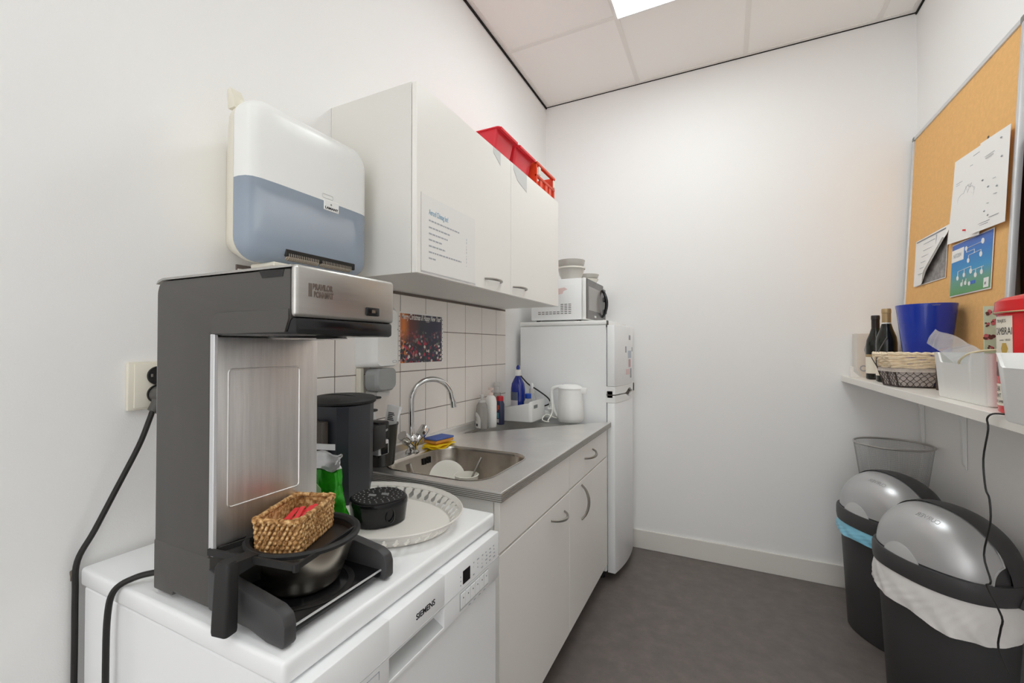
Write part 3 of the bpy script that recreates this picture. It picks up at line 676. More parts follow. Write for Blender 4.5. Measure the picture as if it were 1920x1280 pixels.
# beaker with sachets
bk2 = thing('beaker', 'tall tapered black plastic beaker holding sachets, standing on the worktop beside the tap', 'beaker', (.072, 1.158, zt))
b = BM(); lathe(b, [(0, 0), (.041, 0), (.043, .003), (.0545, .132), (.0575, .138), (.0575, .141), (.0545, .141), (.052, .134), (.041, .008), (0, .006)], (.072, 1.158, zt+.0005), 40); part('cup', b, mat('beaker_black', (46, 44, 42), .28), bk2)
for k, (dx, dy, tz, ry, lab, m) in enumerate(((-.012, -.018, 14, -16, 'white printed sachet leaning left in the black beaker', WPLAS), (.018, .002, -10, 14, 'clear-topped white sachet leaning right in the black beaker', FROST), (-.022, .014, 5, 24, 'silvery sachet at the back of the black beaker', FOIL))):
    o = thing('coffee_sachet', lab, 'sachet', (.072+dx, 1.158+dy, .89), group='sachets in the black beaker')
    def sf(u, v, s=k): return ((u-.5)*.042, .003*sin(5*v+s)*sin(3*u), v*.185)
    b = BM(); grid(b, sf, 8, 14); thicken(b, .004); b2 = BM()
    join(b2, b, Matrix.Translation((.072+dx*.6, 1.158+dy*.6, .892)) @ Matrix.Rotation(radians(35+tz), 4, 'Z') @ Matrix.Rotation(radians(ry*.7), 4, 'Y') @ Matrix.Rotation(radians(-dy*250), 4, 'X')); bag = part('bag', b2, m, o)
    if k < 2:
        b = BM()
        for q in range(5): box(b, -.012, .010-.003*(q % 3), -.0052, -.0042, .135+.006*q, .138+.006*q)
        b2 = BM(); join(b2, b, Matrix.Translation((.072+dx*.6, 1.158+dy*.6, .892)) @ Matrix.Rotation(radians(35+tz), 4, 'Z') @ Matrix.Rotation(radians(ry*.7), 4, 'Y') @ Matrix.Rotation(radians(-dy*250), 4, 'X')); part('print', b2, INK, bag, smooth=0)
# green coffee pad bag
gb = thing('coffee_pad_bag', 'crumpled green and silver foil coffee bag behind the seagrass basket', 'coffee bag', (.262, .735, .8545))
def bagf(z0, z1, w0, w1, d0, d1, c0, c1, ph):
    rings = []
    for i in range(9):
        s = i/8; w = w0+(w1-w0)*s; d = d0+(d1-d0)*s; cx_ = c0+(c1-c0)*s; z = z0+(z1-z0)*s; rg = []
        for j in range(28):
            a = 2*pi*j/28; k = 1+.09*sin(3*a+5*s+ph)+.06*sin(7*a-9*s)
            rg.append((cx_+w*k*cos(a), .735+d*k*sin(a)-.15*(cx_-.28), z+.004*sin(4*a+ph)))
        rings.append(rg)
    return rings
b = BM(); loft(b, bagf(.8555, .990, .072, .052, .030, .020, .293, .283, .4)); part('body', b, GREEN, gb, smooth=25)
b = BM(); loft(b, bagf(.9915, 1.026, .050, .060, .017, .007, .283, .283, 1.1)); part('foil_top', b, FOIL, gb, smooth=15, label='crumpled silver foil top')
b = BM(); prism(b, [(.235, 1.030), (.322, 1.036), (.322, 1.050), (.236, 1.044)], 'y', .733, .7345); part('foil_strip', b, FOIL, gb, smooth=0)
b = BM(); prism(b, [(.290, .885), (.320, .895), (.311, .955), (.288, .970)], 'y', .7035, .7045); part('label_patch', b, mat('pale_green', (170, 214, 150), .4), gb, smooth=0)

# ================================================================== PAPER TOWEL DISPENSER
pd = thing('paper_towel_dispenser', 'large white wall paper towel dispenser with smoky blue lower window', 'paper towel dispenser', (.02, .78, 1.65))
pyc = .779
def drr(x, hy, z0, z1, r): return [(x, pyc+p[0], p[1]) for p in rrect(0, (z0+z1)/2, hy, (z1-z0)/2, r, 8)]
b = BM(); loft(b, [drr(.001, .105, 1.515, 1.80, .03), drr(.03, .118, 1.505, 1.82, .04), drr(.09, .155, 1.490, 1.835, .05), drr(.128, .176, 1.478, 1.840, .05), drr(.154, .181, 1.474, 1.841, .05)]); part('housing', b, WPLAS2, pd, smooth=50)
def cover():
    t = BM(); loft(t, [drr(.155, .181, 1.474, 1.842, .05), drr(.172, .1815, 1.474, 1.842, .05), drr(.190, .177, 1.479, 1.838, .048), drr(.200, .167, 1.489, 1.828, .042), drr(.205, .150, 1.504, 1.812, .036), drr(.207, .11, 1.54, 1.77, .03)]); return t
def split(t, keep_top):
    # boundary: level line that droops at the left edge
    res = bmesh.ops.bisect_plane(t, geom=t.verts[:]+t.edges[:]+t.faces[:], plane_co=(0, 0, 1.655), plane_no=(0, 0, 1), clear_inner=keep_top, clear_outer=not keep_top)
    return t
b = split(cover(), True); cv = part('cover', b, WPLAS, pd, smooth=50)
b = split(cover(), False); wn = part('window', b, BLUEG, pd, smooth=50, label='smoky blue see-through lower cover')
rl = thing('paper_towel_roll', 'white paper roll showing through the smoky window of the wall dispenser', 'paper roll', (.118, .78, 1.625))
b = BM(); tube(b, [(.136, .645, 1.598), (.136, .915, 1.598)], .060, 40); part('paper', b, BRASSW, rl)
b = BM(); box(b, .2055, .2085, .797, .846, 1.632, 1.660, .002, 1); lt = part('logo_tab', b, WPLAS, cv)
b = text_bm('LAMANT', .0085, (.2088, .800, 1.636), (0, 1, 0), (0, 0, 1), .0002, fit=.042, bold=.0003); join(b, text_bm('e', .009, (.2088, .817, 1.6465), (0, 1, 0), (0, 0, 1), .0002, bold=.0003)); part('lettering', b, INK, lt, smooth=0)
b = BM(); tube(b, [(.2075, pyc+.03+x, 1.668+y) for x, y in rrect(0, 0, .017, .005, .003, 3)], .0007, 5, closed=True); part('embossed_logo', b, PAPERG, cv)
b = BM(); box(b, .193, .2066, .690, .905, 1.4905, 1.509, .002, 1); sl = part('slot', b, BLK, pd, label='dark paper slot')
b = BM()
for y0, y1 in ((.695, .785), (.792, .893)):
    tube(b, [(.196, y0, 1.494), (.196, y1, 1.494)], .0098, 16)
    k = y0+.004
    while k < y1-.002:
        t = BM(); lathe(t, [(.0105, -.0006), (.0116, -.0006), (.0116, .0006), (.0105, .0006)], (0, 0, 0), 16); join(b, t, Matrix.Translation((.196, k, 1.494)) @ Matrix.Rotation(pi/2, 4, 'X')); k += .0052
part('feed_roller', b, mat('roller_beige', (186, 174, 160), .6), pd)
b = BM(); box(b, .12, .205, .66, .90, 1.462, 1.4735, .003, 1); box(b, .150, .2, .80, .89, 1.452, 1.4615, .003, 1); part('chute', b, WPLAS2, pd)
b = BM(); prism(b, [(.090, 1.835), (.115, 1.835), (.112, 1.862), (.098, 1.886), (.088, 1.884), (.086, 1.872)], 'y', .622, .650, .003, 2); part('key', b, WPLAS2, pd, label='ivory key tab on top')
b = BM(); tube(b, [(.15, pyc-.02, 1.842), (.15, pyc-.012, 1.848), (.15, pyc+.02, 1.848), (.15, pyc+.028, 1.842)], .002, 6); part('lock_rim', b, ALU, pd)
# ================================================================== SOAP DISPENSER ON THE TILES
sd = thing('soap_dispenser', 'white wall soap dispenser with grey see-through base on the tiles', 'soap dispenser', (.012, 1.15, 1.1))
sy = 1.160
def srr(x, hy, z0, z1, r): return [(x, sy+p[0], p[1]) for p in rrect(0, (z0+z1)/2, hy, (z1-z0)/2, r, 6)]
b = BM(); loft(b, [srr(.008, .062, 1.205, 1.42, .012), srr(.06, .062, 1.207, 1.42, .018), srr(.085, .058, 1.208, 1.415, .02), srr(.097, .048, 1.212, 1.405, .02)]); part('cover', b, WPLAS, sd)
b = BM(); loft(b, [srr(.045, .052, 1.125, 1.204, .025), srr(.085, .051, 1.125, 1.204, .025), srr(.096, .042, 1.132, 1.204, .02)]); part('window', b, GREYT, sd, label='grey see-through base')
b = BM(); loft(b, [srr(.020, .025, 1.098, 1.124, .006), srr(.078, .030, 1.106, 1.124, .006)]); part('nozzle', b, FROST, sd)
b = BM(); box(b, .0085, .03, sy-.06, sy-.04, 1.12, 1.204, .003, 1); part('back_plate', b, WPLAS2, sd)
b = BM(); tube(b, [(.0975, sy+.034+x, 1.226+y) for x, y in rrect(0, 0, .009, .004, .002, 2)], .0006, 5, closed=True); part('embossed_logo', b, INKL, sd)
# ================================================================== OUTLET, PLUG, CABLES
ot = thing('wall_socket', 'ivory double wall socket with black inserts left of the coffee machine', 'wall socket', (.001, .52, 1.19))
b = BM(); box(b, .0005, .012, .470, .570, 1.141, 1.244, .003, 2); box(b, .012, .016, .4795, .560, 1.1455, 1.240, .002, 2); pt = part('plate', b, WPLAS2, ot)
for z in (1.2135, 1.1735):
    b = BM(); t = BM(); lathe(t, [(0, .001), (.0175, .001), (.0195, .006), (.0205, .006), (.0205, 0), (0, 0)], (0, 0, 0), 32); join(b, t, Matrix.Translation((.0153, .522, z)) @ Matrix.Rotation(pi/2, 4, 'Y')); so = part('socket', b, BLKM, ot)
    b = BM(); box(b, .0164, .0185, .5085, .513, z-.003, z+.004, .0008, 1); part('earth_clip', b, SATIN, so)
pg = thing('power_plug', 'dark grey plug with black cable hanging from the ivory wall socket', 'plug', (.03, .522, 1.17))
b = BM(); t = BM(); lathe(t, [(0, -.012), (.0185, -.012), (.0195, .006), (.016, .014), (0, .016)], (0, 0, 0), 24); join(b, t, Matrix.Translation((.032, .522, 1.1725)) @ Matrix.Rotation(pi/2, 4, 'Y'))
b_ = BM(); tube(b_, [(.034, .52, 1.165), (.036, .5115, 1.150), (.036, .503, 1.138)], .011, 12, 3, rad=lambda t: .015-.005*t); join(b, b_); part('body', b, mat('plug_grey', (84, 82, 79), .5), pg)
b = BM(); tube(b, [(.036, .503, 1.138), (.037, .497, 1.120), (.036, .480, 1.07), (.028, .447, .99), (.018, .417, .915), (.010, .3945, .862), (.0085, .3925, .80), (.0085, .3925, .70), (.010, .3915, .55), (.014, .3905, .35), (.03, .388, .18), (.06, .37, .012)], .0052, 10, 6); part('cable', b, RUBB, pg)
b = BM(); tube(b, [(.243, .448, .872), (.215, .432, .870), (.188, .410, .864), (.165, .3905, .846), (.152, .386, .80), (.150, .385, .70), (.150, .386, .55), (.145, .388, .35), (.13, .388, .15), (.12, .38, .008)], .0052, 10, 6); part('power_cable', b, RUBB, cm)
# ================================================================== CHRISTMAS PRINT
cpst = thing('photo_print', 'printed group photo with Christmas greeting stuck on the tiles above the tap', 'photo print', (.009, 1.462, 1.215))
pmat = bpy.data.materials.new('party_photo'); pmat.use_nodes = True
nt_ = pmat.node_tree; pb = nt_.nodes['Principled BSDF']; pb.inputs['Roughness'].default_value = .35
tc = nt_.nodes.new('ShaderNodeTexCoord'); sx = nt_.nodes.new('ShaderNodeSeparateXYZ'); nt_.links.new(tc.outputs['Generated'], sx.inputs[0])
def ramp(src, stops):
    r = nt_.nodes.new('ShaderNodeValToRGB'); e = r.color_ramp.elements
    e[0].position, e[0].color = stops[0][0], srgb(*stops[0][1]); e[1].position, e[1].color = stops[-1][0], srgb(*stops[-1][1])
    for p, c in stops[1:-1]: k = e.new(p); k.color = srgb(*c)
    nt_.links.new(src, r.inputs['Fac']); return r.outputs['Color']
def mix(a, b_, f):
    m = nt_.nodes.new('ShaderNodeMix'); m.data_type = 'RGBA'
    nt_.links.new(a, m.inputs[6]); nt_.links.new(b_, m.inputs[7]); nt_.links.new(f, m.inputs[0]); return m.outputs[2]
def mrange(src, a, b_, c=0, d=1):
    m = nt_.nodes.new('ShaderNodeMapRange'); m.inputs[1].default_value = a; m.inputs[2].default_value = b_; m.inputs[3].default_value = c; m.inputs[4].default_value = d; nt_.links.new(src, m.inputs[0]); return m.outputs[0]
def mth(op, a, b_):
    m = nt_.nodes.new('ShaderNodeMath'); m.operation = op; nt_.links.new(a, m.inputs[0])
    if isinstance(b_, (int, float)): m.inputs[1].default_value = b_
    else: nt_.links.new(b_, m.inputs[1])
    return m.outputs[0]
bg = ramp(sx.outputs['Y'], [(0, (214, 110, 40)), (.08, (226, 130, 50)), (.2, (110, 44, 34)), (.45, (40, 36, 46)), (.8, (34, 34, 64)), (1, (48, 44, 72))])
vo = nt_.nodes.new('ShaderNodeTexVoronoi'); vo.inputs['Scale'].default_value = 85; nt_.links.new(tc.outputs['Object'], vo.inputs['Vector'])
sc = nt_.nodes.new('ShaderNodeSeparateColor'); nt_.links.new(vo.outputs['Color'], sc.inputs[0])
crowd = ramp(sc.outputs[0], [(0, (30, 28, 40)), (.3, (48, 44, 70)), (.44, (120, 108, 124)), (.52, (66, 40, 50)), (.6, (190, 36, 58)), (.7, (226, 218, 210)), (.8, (40, 70, 48)), (.9, (60, 52, 76)), (1, (206, 50, 76))])
low = mrange(sx.outputs['Z'], .70, .35)
dots = mth('LESS_THAN', vo.outputs['Distance'], .62)
nt_.links.new(mix(bg, crowd, mth('MULTIPLY', low, dots)), pb.inputs['Base Color'])
b = BM(); box(b, .0077, .0083, 1.316, 1.612, 1.2125, 1.4145); sh = part('paper', b, BRASSW, cpst, smooth=0)
b = BM(); box(b, .0083, .0086, 1.3275, 1.6015, 1.2135, 1.408); part('picture', b, pmat, cpst, smooth=0)
b = text_bm('Merry Christmas & Happy New Year!', .031, (.0089, 1.334, 1.386), (0, 1, 0), (0, 0, 1), .0002, fit=.262, shear=.3, bold=.0004); part('greeting', b, BRASSW, cpst, smooth=0, label='white handwritten-style greeting')
b = BM()
for k in range(10):
    for y in (1.3195, 1.6045): box(b, .0083, .0087, y, y+.004, 1.222+.019*k, 1.2255+.019*k)
part('border_dots', b, INK, cpst, smooth=0)

# ================================================================== REFRIGERATOR
fr = thing('refrigerator', 'white two-door refrigerator with freezer on top in the far left corner', 'refrigerator', (.3, 2.62, 0))
fy0, fy1 = 2.371, 2.868
b = BM(); box(b, .032, .551, fy0, fy1, .055, 1.398, .004, 1); part('body', b, APPL, fr)
b = BM(); box(b, .030, .556, fy0-.003, fy1+.002, 1.399, 1.4235, .005, 2); part('top', b, WPLAS, fr)
b = BM()
for x in (.09, .51):
    for y in (fy0+.05, fy1-.05): lathe(b, [(0, 0), (.018, 0), (.018, .012), (.01, .016), (.01, .054), (0, .054)], (x, y, .0005), 16)
part('foot', b, BLK, fr)
b = BM(); box(b, .50, .53, fy0+.02, fy1-.02, .02, .054); part('kick_plate', b, BLK, fr)
def dprof(off=0, k=12):
    P = [(.556, fy0)]
    for i in range(k+1):
        s = i/k; y = fy0+(fy1-fy0)*s; P.append((.597+.032*(1-(2*s-1)**2)+off, y))
    P.append((.556, fy1)); return P
for nm, z0, z1 in (('door', .055, .972), ('freezer_door', 1.062, 1.397)):
    b = BM(); prism(b, dprof(), 'z', z0, z1, .003, 2); d = part(nm, b, APPL, fr, smooth=25)
    if nm == 'door': dlow = d
    else: dfr = d
def strip(z0, z1, wave, m, nm, par):
    # curved moulded grip strip with a scooped middle
    b = BM(); R = []
    pr = dprof(.0015, 24)[1:-1]
    for i, (x, y) in enumerate(pr):
        s = i/24; sc_ = max(0, cos((s-.47)*pi/.32)) if abs(s-.47) < .16 else 0
        a, c = z0, z1
        if wave > 0: c = z1-.022*sc_
        else: a = z0+.022*sc_
        R.append([(x-.05, y, a), (x, y, a), (x, y, c), (x-.05, y, c)])
    loft(b, R); return part(nm, b, m, par, smooth=30)
strip(1.018, 1.061, -1, WPLAS, 'grip', dfr); strip(.973, 1.012, 1, WPLAS, 'grip', dlow)
b = BM(); prism(b, [(x-.012, y) for x, y in dprof()[1:-1]]+[(.556, fy1), (.556, fy0)], 'z', 1.0, 1.036); part('door_gap', b, mat('gap_grey', (86, 80, 74), .8), fr, smooth=25)
for y, z0, z1 in ((fy0+.002, 1.005, 1.035), (fy1-.03, 1.0, 1.05)):
    b = BM(); box(b, .585 if y > 2.5 else .553, .612 if y > 2.5 else .560, y-.003, y+.012, z0, z1, .002, 1); part('hinge', b, DGREY, fr)
b = BM(); box(b, .551, .558, fy0-.002, fy0+.03, 1.385, 1.422, .002, 1); part('hinge_cap', b, DGREY, fr)
def onfridge(y0, y1, z0, z1, m, lab, nm='fridge_magnet'):
    y0 -= .065; y1 -= .065; b = BM()
    fx_ = lambda y: .597+.032*(1-(2*(y-fy0)/(fy1-fy0)-1)**2)
    loft(b, [[(fx_(y)+.0004, y, z0), (fx_(y)+.0022, y, z0), (fx_(y)+.0022, y, z1), (fx_(y)+.0004, y, z1)] for y in (y0, (y0+y1)/2, y1)])
    solo(nm, lab, 'magnet' if 'magnet' in nm else 'sticker', b, m, (fx_((y0+y1)/2), (y0+y1)/2, z0), smooth=0)
onfridge(2.66, 2.70, 1.318, 1.345, INKL, 'small grey magnet highest on the freezer door')
onfridge(2.585, 2.60, 1.245, 1.28, INKL, 'narrow grey magnet on the freezer door, left of the pale blue card')
onfridge(2.76, 2.78, 1.25, 1.275, INKL, 'narrow grey magnet on the freezer door, right of the pale blue card')
onfridge(2.64, 2.725, 1.212, 1.255, mat('pale_blue_card', (196, 204, 214), .6), 'pale blue card in the middle of the freezer door', 'door_sticker')
onfridge(2.655, 2.70, 1.160, 1.205, mat('dusty_pink', (206, 170, 174), .6), 'dusty pink sticker below the pale blue card on the freezer door', 'door_sticker')
onfridge(2.60, 2.66, 1.118, 1.150, PINK, 'pale pink sticker at the lower left of the freezer door', 'door_sticker')
onfridge(2.70, 2.735, 1.095, 1.15, INKL, 'grey sticker lowest on the freezer door at the right', 'door_sticker')
b = text_bm('Z', .02, (.632, 2.665, 1.338), (0, 1, 0), (0, 0, 1), .0003); b.free()
# ================================================================== MICROWAVE AND BOWLS
mw = thing('microwave', 'white microwave oven with dark door on top of the refrigerator', 'microwave', (.26, 2.63, 1.4236))
my0, my1, mz0, mz1 = 2.408, 2.860, 1.434, 1.672
b = BM(); box(b, .088, .402, my0, my1, mz0, mz1, .006, 2); part('body', b, APPL, mw)
b = BM()
for x in (.12, .375):
    for y in (my0+.04, my1-.04): lathe(b, [(0, 0), (.012, 0), (.012, .0105), (0, .0105)], (x, y, 1.4238), 14)
part('foot', b, BLK, mw)
b = BM(); box(b, .403, .425, my0, my1, mz0-.001, mz1+.001, .006, 2); ff = part('front_frame', b, WPLAS, mw)
b = BM(); box(b, .4245, .431, my0+.012, my0+.375, mz0+.004, mz1-.003, .002, 1); d = part('door', b, MWD, mw)
b = BM(); box(b, .4308, .432, my0+.045, my0+.29, mz0+.055, mz1-.045, .0005, 1); part('window', b, GLASSM, d)
b = BM(); bow(b, (.430, my0+.345, mz0+.03), (.430, my0+.345, mz1-.035), (.030, .0, 0), .008); part('handle', b, BLKG, d)
b = BM(); box(b, .4245, .430, my0+.380, my1-.012, mz0+.02, mz1-.022, .002, 1); cpn = part('control_panel', b, MWD, mw)
for z in (mz0+.07, mz0+.15):
    b = BM(); t = BM(); lathe(t, [(0, 0), (.017, 0), (.015, .012), (0, .012)], (0, 0, 0), 24); join(b, t, Matrix.Translation((.430, my0+.412, z)) @ Matrix.Rotation(pi/2, 4, 'Y')); part('knob', b, BLKG, cpn)
b = BM(); box(b, .4309, .4316, my0+.165, my0+.205, mz0+.018, mz0+.030, .0003, 1); part('logo', b, PAPERG, d, smooth=0)
b = BM()
for i in range(9):
    for j in range(6):
        if (j < 2 or i >= 6):
            x = .135+.0235*i; z = mz0+.035+.0105*j; box(b, x, x+.0165, my0-.0020, my0+.001, z, z+.0042)
part('vent_slots', b, mat('slot_grey', (120, 116, 112), .8), mw, smooth=0)
b = BM(); prism(b, [(.225, 1.612), (.30, 1.622), (.318, 1.610), (.292, 1.600), (.288, 1.586), (.24, 1.58), (.225, 1.59)], 'y', my0-.0020, my0+.0005); part('side_decal', b, PINK, mw, smooth=0, label='faded pink decal')
b = BM(); loft(b, [[(x, my0-.0012 if k else my0+.0002, z) for x, z in rrect(.245, 1.553, .118-.003*k, .086-.003*k, .01, 4)] for k in (0, 1)], False, True); part('side_panel', b, APPL, mw)
def bowl(bm, c, r, h, foot=.55, th=.004, n=40):
    lathe(bm, [(0, 0), (r*foot, 0), (r*foot, .004), (r*.86, h*.42), (r*.97, h*.85), (r, h), (r-th*.3, h+.001), (r-th, h), (r*.94-th, h*.85), (r*.83-th, h*.45), (r*foot-.002, .008), (0, .007)], c, n)
mt = mz1+.001
o = thing('mixing_bowl', 'lower white bowl of the two stacked on the microwave', 'bowl', (.305, 2.512, mt), group='bowls on the microwave'); b = BM(); bowl(b, (.305, 2.512, mt+.0005), .080, .078, .68); part('bowl', b, GCHINA, o)
o = thing('mixing_bowl', 'upper white bowl stacked inside the other bowl on the microwave', 'bowl', (.305, 2.512, mt+.050), group='bowls on the microwave'); b = BM(); bowl(b, (.305, 2.512, mt+.0445), .083, .075, .5); part('bowl', b, GCHINA, o)
b = BM(); lathe(b, [(.0805, .068), (.084, .068), (.0845, .073), (.0838, .078), (.0805, .078), (.0805, .068)], (.305, 2.512, mt+.0005), 40); part('rim_band', b, CHINA, o)
o = thing('serving_bowl', 'shallow white bowl at the back of the microwave top', 'bowl', (.352, 2.70, mt), group='bowls on the microwave'); b = BM(); bowl(b, (.352, 2.705, mt+.0005), .066, .030, .6); part('bowl', b, CHINA, o)
o = thing('small_dish', 'grey shallow dish standing in the white bowl at the back of the microwave top', 'dish', (.352, 2.705, mt+.03), group='bowls on the microwave'); b = BM(); bowl(b, (.352, 2.705, mt+.020), .070, .040, .5); part('dish', b, GCHINA, o)
b = BM(); box(b, .325, .345, 2.682, 2.70, mt+.0605, mt+.078, .003, 1); box(b, .350, .362, 2.69, 2.702, mt+.0605, mt+.074, .003, 1); bmesh.ops.translate(b, vec=(0, 0, -.032), verts=b.verts); solo('lid_knob', 'tiny dark fittings lying in the grey dish on the microwave', 'fitting', b, DGREY, (.34, 2.69, mt+.0285))

# ================================================================== THINGS ON THE WORKTOP
kt = thing('kettle', 'white plastic electric kettle on the worktop against the refrigerator', 'kettle', (.372, 2.285, zt))
def kr(z, rx, ry, cx=.375): return [(cx+rx*cos(2*pi*i/40), 2.288+ry*sin(2*pi*i/40), z) for i in range(40)]
b = BM(); loft(b, [kr(zt+.0105, .070, .066), kr(zt+.018, .073, .069), kr(zt+.10, .070, .066), kr(zt+.165, .066, .062), kr(zt+.172, .065, .061)]); part('body', b, WPLAS, kt)
b = BM(); loft(b, [kr(zt+.0005, .066, .062), kr(zt+.010, .069, .065)]); part('base', b, WPLAS, kt)
b = BM(); loft(b, [kr(zt+.1725, .066, .062), kr(zt+.180, .067, .063), kr(zt+.190, .058, .054), kr(zt+.1985, .036, .034), kr(zt+.2, .01, .01)]); part('lid', b, WPLAS, kt)
b = BM(); prism(b, [(.430, 2.270), (.4695, 2.279), (.4695, 2.289), (.430, 2.302)], 'z', zt+.150, zt+.184, .006, 2); part('spout', b, WPLAS, kt)
b = BM(); tube(b, [(.330, 2.285, zt+.187), (.295, 2.283, zt+.181), (.270, 2.281, zt+.165), (.268, 2.281, zt+.12), (.280, 2.282, zt+.06), (.303, 2.284, zt+.022)], .0105, 12, 5); part('handle', b, WPLAS, kt)
cd = thing('caddy', 'white plastic caddy with label slot holding cleaning bottles on the worktop', 'caddy', (.13, 2.2, zt))
def cr(x0, x1, y0, y1, z, r=.018): return [(p[0], p[1], z) for p in rrect((x0+x1)/2, (y0+y1)/2, (x1-x0)/2, (y1-y0)/2, r, 6)]
def wallprof(x, y):  # rim height: low in the middle of the near side, high at the right end
    s = min(1, max(0, (x-.165)/.05)); s = s*s*(3-2*s); return zt+.075+.040*s
outer_ = cr(.036, .216, 2.118, 2.318, 0); inner_ = cr(.040, .212, 2.122, 2.314, 0, .015)
low_ = cr(.044, .208, 2.124, 2.312, 0, .016)
b = BM(); loft(b, [[(x, y, zt+.0005) for x, y, _ in low_], [(x, y, zt+.006) for x, y, _ in outer_], [(x, y, wallprof(x, y)) for x, y, _ in outer_], [(x, y, wallprof(x, y)) for x, y, _ in inner_], [(x, y, zt+.004) for x, y, _ in inner_]]); part('tub', b, WPLAS, cd, smooth=40)
b = BM(); box(b, .2155, .2172, 2.150, 2.20, zt+.074, zt+.092, .0008, 1); part('label_slot', b, mat('slot_dark', (120, 124, 122), .6), cd)
def bottle(nm, lab, x, y, z, segs, group=None, cat='bottle', rot=0):
    """segs: part name, material, [(rx, ry, dz)]"""
    o = thing(nm, lab, cat, (x, y, z), group=group)
    for pn_, m, prof_ in segs:
        b = BM(); R = []
        for rx, ry, dz in prof_:
            R.append([(x+px*cos(rot)-py*sin(rot), y+px*sin(rot)+py*cos(rot), z+dz) for px, py in sup(max(rx, 1e-4), max(ry, 1e-4), 2.3, 32)])
        loft(b, R); part(pn_, b, m, o)
    return o
o = bottle('detergent_bottle', 'tall blue dish soap bottle with white cap in the white caddy', .105, 2.188, zt+.0065, [('body', BLUEB, [(.036, .026, 0), (.040, .030, .006), (.040, .030, .165), (.036, .027, .195), (.022, .018, .222), (.012, .012, .238)]), ('cap', WPLAS, [(.017, .017, .239), (.017, .017, .268), (.014, .014, .272)]), ('nozzle', BLUEB, [(.008, .008, .2725), (.010, .010, .285), (.005, .005, .296)])])
b = BM(); R = []
for dz in (.045, .105): R.append([(.105+px*1.015, 2.188+py*1.015, zt+.0065+dz) for px, py in sup(.040, .030, 2.3, 32)])
t = BM(); loft(t, R, False, False); bmesh.ops.bisect_plane(t, geom=t.verts[:]+t.edges[:]+t.faces[:], plane_co=(.117, 2.188, 0), plane_no=(1, 0, 0), clear_outer=True); join(b, t); part('label', b, mat('label_lilac', (206, 202, 210), .5), o)
b = BM(); t = BM(); loft(t, [[(.105+px*1.016, 2.188+py*1.016, zt+.0065+dz) for px, py in sup(.040, .030, 2.3, 32)] for dz in (.1055, .150)], False, False); bmesh.ops.bisect_plane(t, geom=t.verts[:]+t.edges[:]+t.faces[:], plane_co=(.117, 2.188, 0), plane_no=(1, 0, 0), clear_outer=True); join(b, t); part('label', b, mat('label_slate', (96, 104, 124), .5), o, label='slate upper label')
bottle('cleaner_bottle', 'small bottle of yellow cleaner with blue cap in the white caddy', .172, 2.175, zt+.0065, [('liquid', YLIQ, [(.023, .018, 0), (.025, .020, .004), (.025, .020, .085)]), ('body', CLEAR, [(.025, .020, .0855), (.024, .019, .10), (.015, .014, .118)]), ('cap', CAPB, [(.0165, .0165, .1185), (.0165, .0165, .142), (.013, .013, .145)])])
bottle('spray_bottle', 'clear spray bottle with white nozzle at the right end of the caddy', .168, 2.235, zt+.0065, [('body', CLEAR, [(.022, .02, 0), (.024, .022, .004), (.024, .022, .11), (.012, .012, .14)]), ('collar', FROST, [(.014, .014, .1405), (.014, .014, .165)]), ('nozzle', WPLAS, [(.006, .006, .1655), (.010, .009, .178), (.010, .009, .188), (.005, .005, .196)])])
o = bottle('hand_soap', 'clear hand soap bottle with oval printed label nearest the sink', .058, 1.872, zt+.0005, [('body', CLEARG, [(.036, .024, 0), (.042, .028, .008), (.042, .028, .075), (.036, .025, .115), (.020, .018, .130)]), ('pump', FROST, [(.017, .016, .1305), (.017, .016, .142), (.006, .006, .144), (.006, .006, .155), (.013, .011, .156), (.013, .011, .168)])], rot=radians(-42))
b = BM(); t = BM()
def lab_pt(u, v):
    a = -pi/2+(u-.5)*1.9; px = .0424*math.copysign(abs(cos(a))**(2/2.3), cos(a)); py = .0286*math.copysign(abs(sin(a))**(2/2.3), sin(a))
    k = sqrt_ = (1-(2*v-1)**2 if v > .5 else 1); w = k**.5 if v > .5 else 1
    px *= max(w, .05); py = -.0286*(1-abs(px/.0424)**2.3)**(1/2.3)-.0006
    c, s = cos(radians(-42)), sin(radians(-42)); return (.058+px*c-py*s, 1.872+px*s+py*c, zt+.010+.075*v)
grid(b, lab_pt, 12, 12); lb = part('label', b, PAPERG, o)
b = BM()
for k in range(9):
    p = Vector(lab_pt(.52+.022*k, .10)); q = Vector(lab_pt(.52+.022*k, .26)); n_ = Vector((sin(radians(42))*-1, -cos(radians(42)), 0))*.0006
    tube(b, [p+n_, q+n_], .0005+.0003*(k % 3), 4)
for v in (.45, .52, .6, .68): tube(b, [Vector(lab_pt(.32+.04*i, v))+Vector((.0, -.0007, 0)) for i in range(9)], .0007, 4)
part('print', b, INK, lb, smooth=0)
bottle('pump_bottle', 'opaque white pump bottle standing behind the clear hand soap', .068, 1.945, zt+.0005, [('body', WPLAS, [(.030, .022, 0), (.033, .025, .006), (.033, .025, .125), (.026, .022, .148), (.014, .014, .158)]), ('pump', mat('blush_pump', (226, 206, 198), .4), [(.012, .012, .1585), (.012, .012, .172), (.005, .005, .174), (.005, .005, .185), (.019, .010, .1855), (.019, .010, .196)])], rot=radians(-25))
bottle('stain_remover', 'dark bottle with red cap and colourful label between the pump bottle and caddy', .075, 2.030, zt+.0005, [('body', mat('navy_bottle', (52, 56, 84), .3), [(.024, .018, 0), (.026, .020, .004), (.026, .020, .105), (.018, .016, .122)]), ('cap', mat('red_cap', (190, 40, 52), .35), [(.019, .017, .1225), (.019, .017, .143), (.015, .014, .147)])], rot=radians(-25))
o = bpy.data.objects['stain_remover']
b = BM(); rr = random.Random(4)
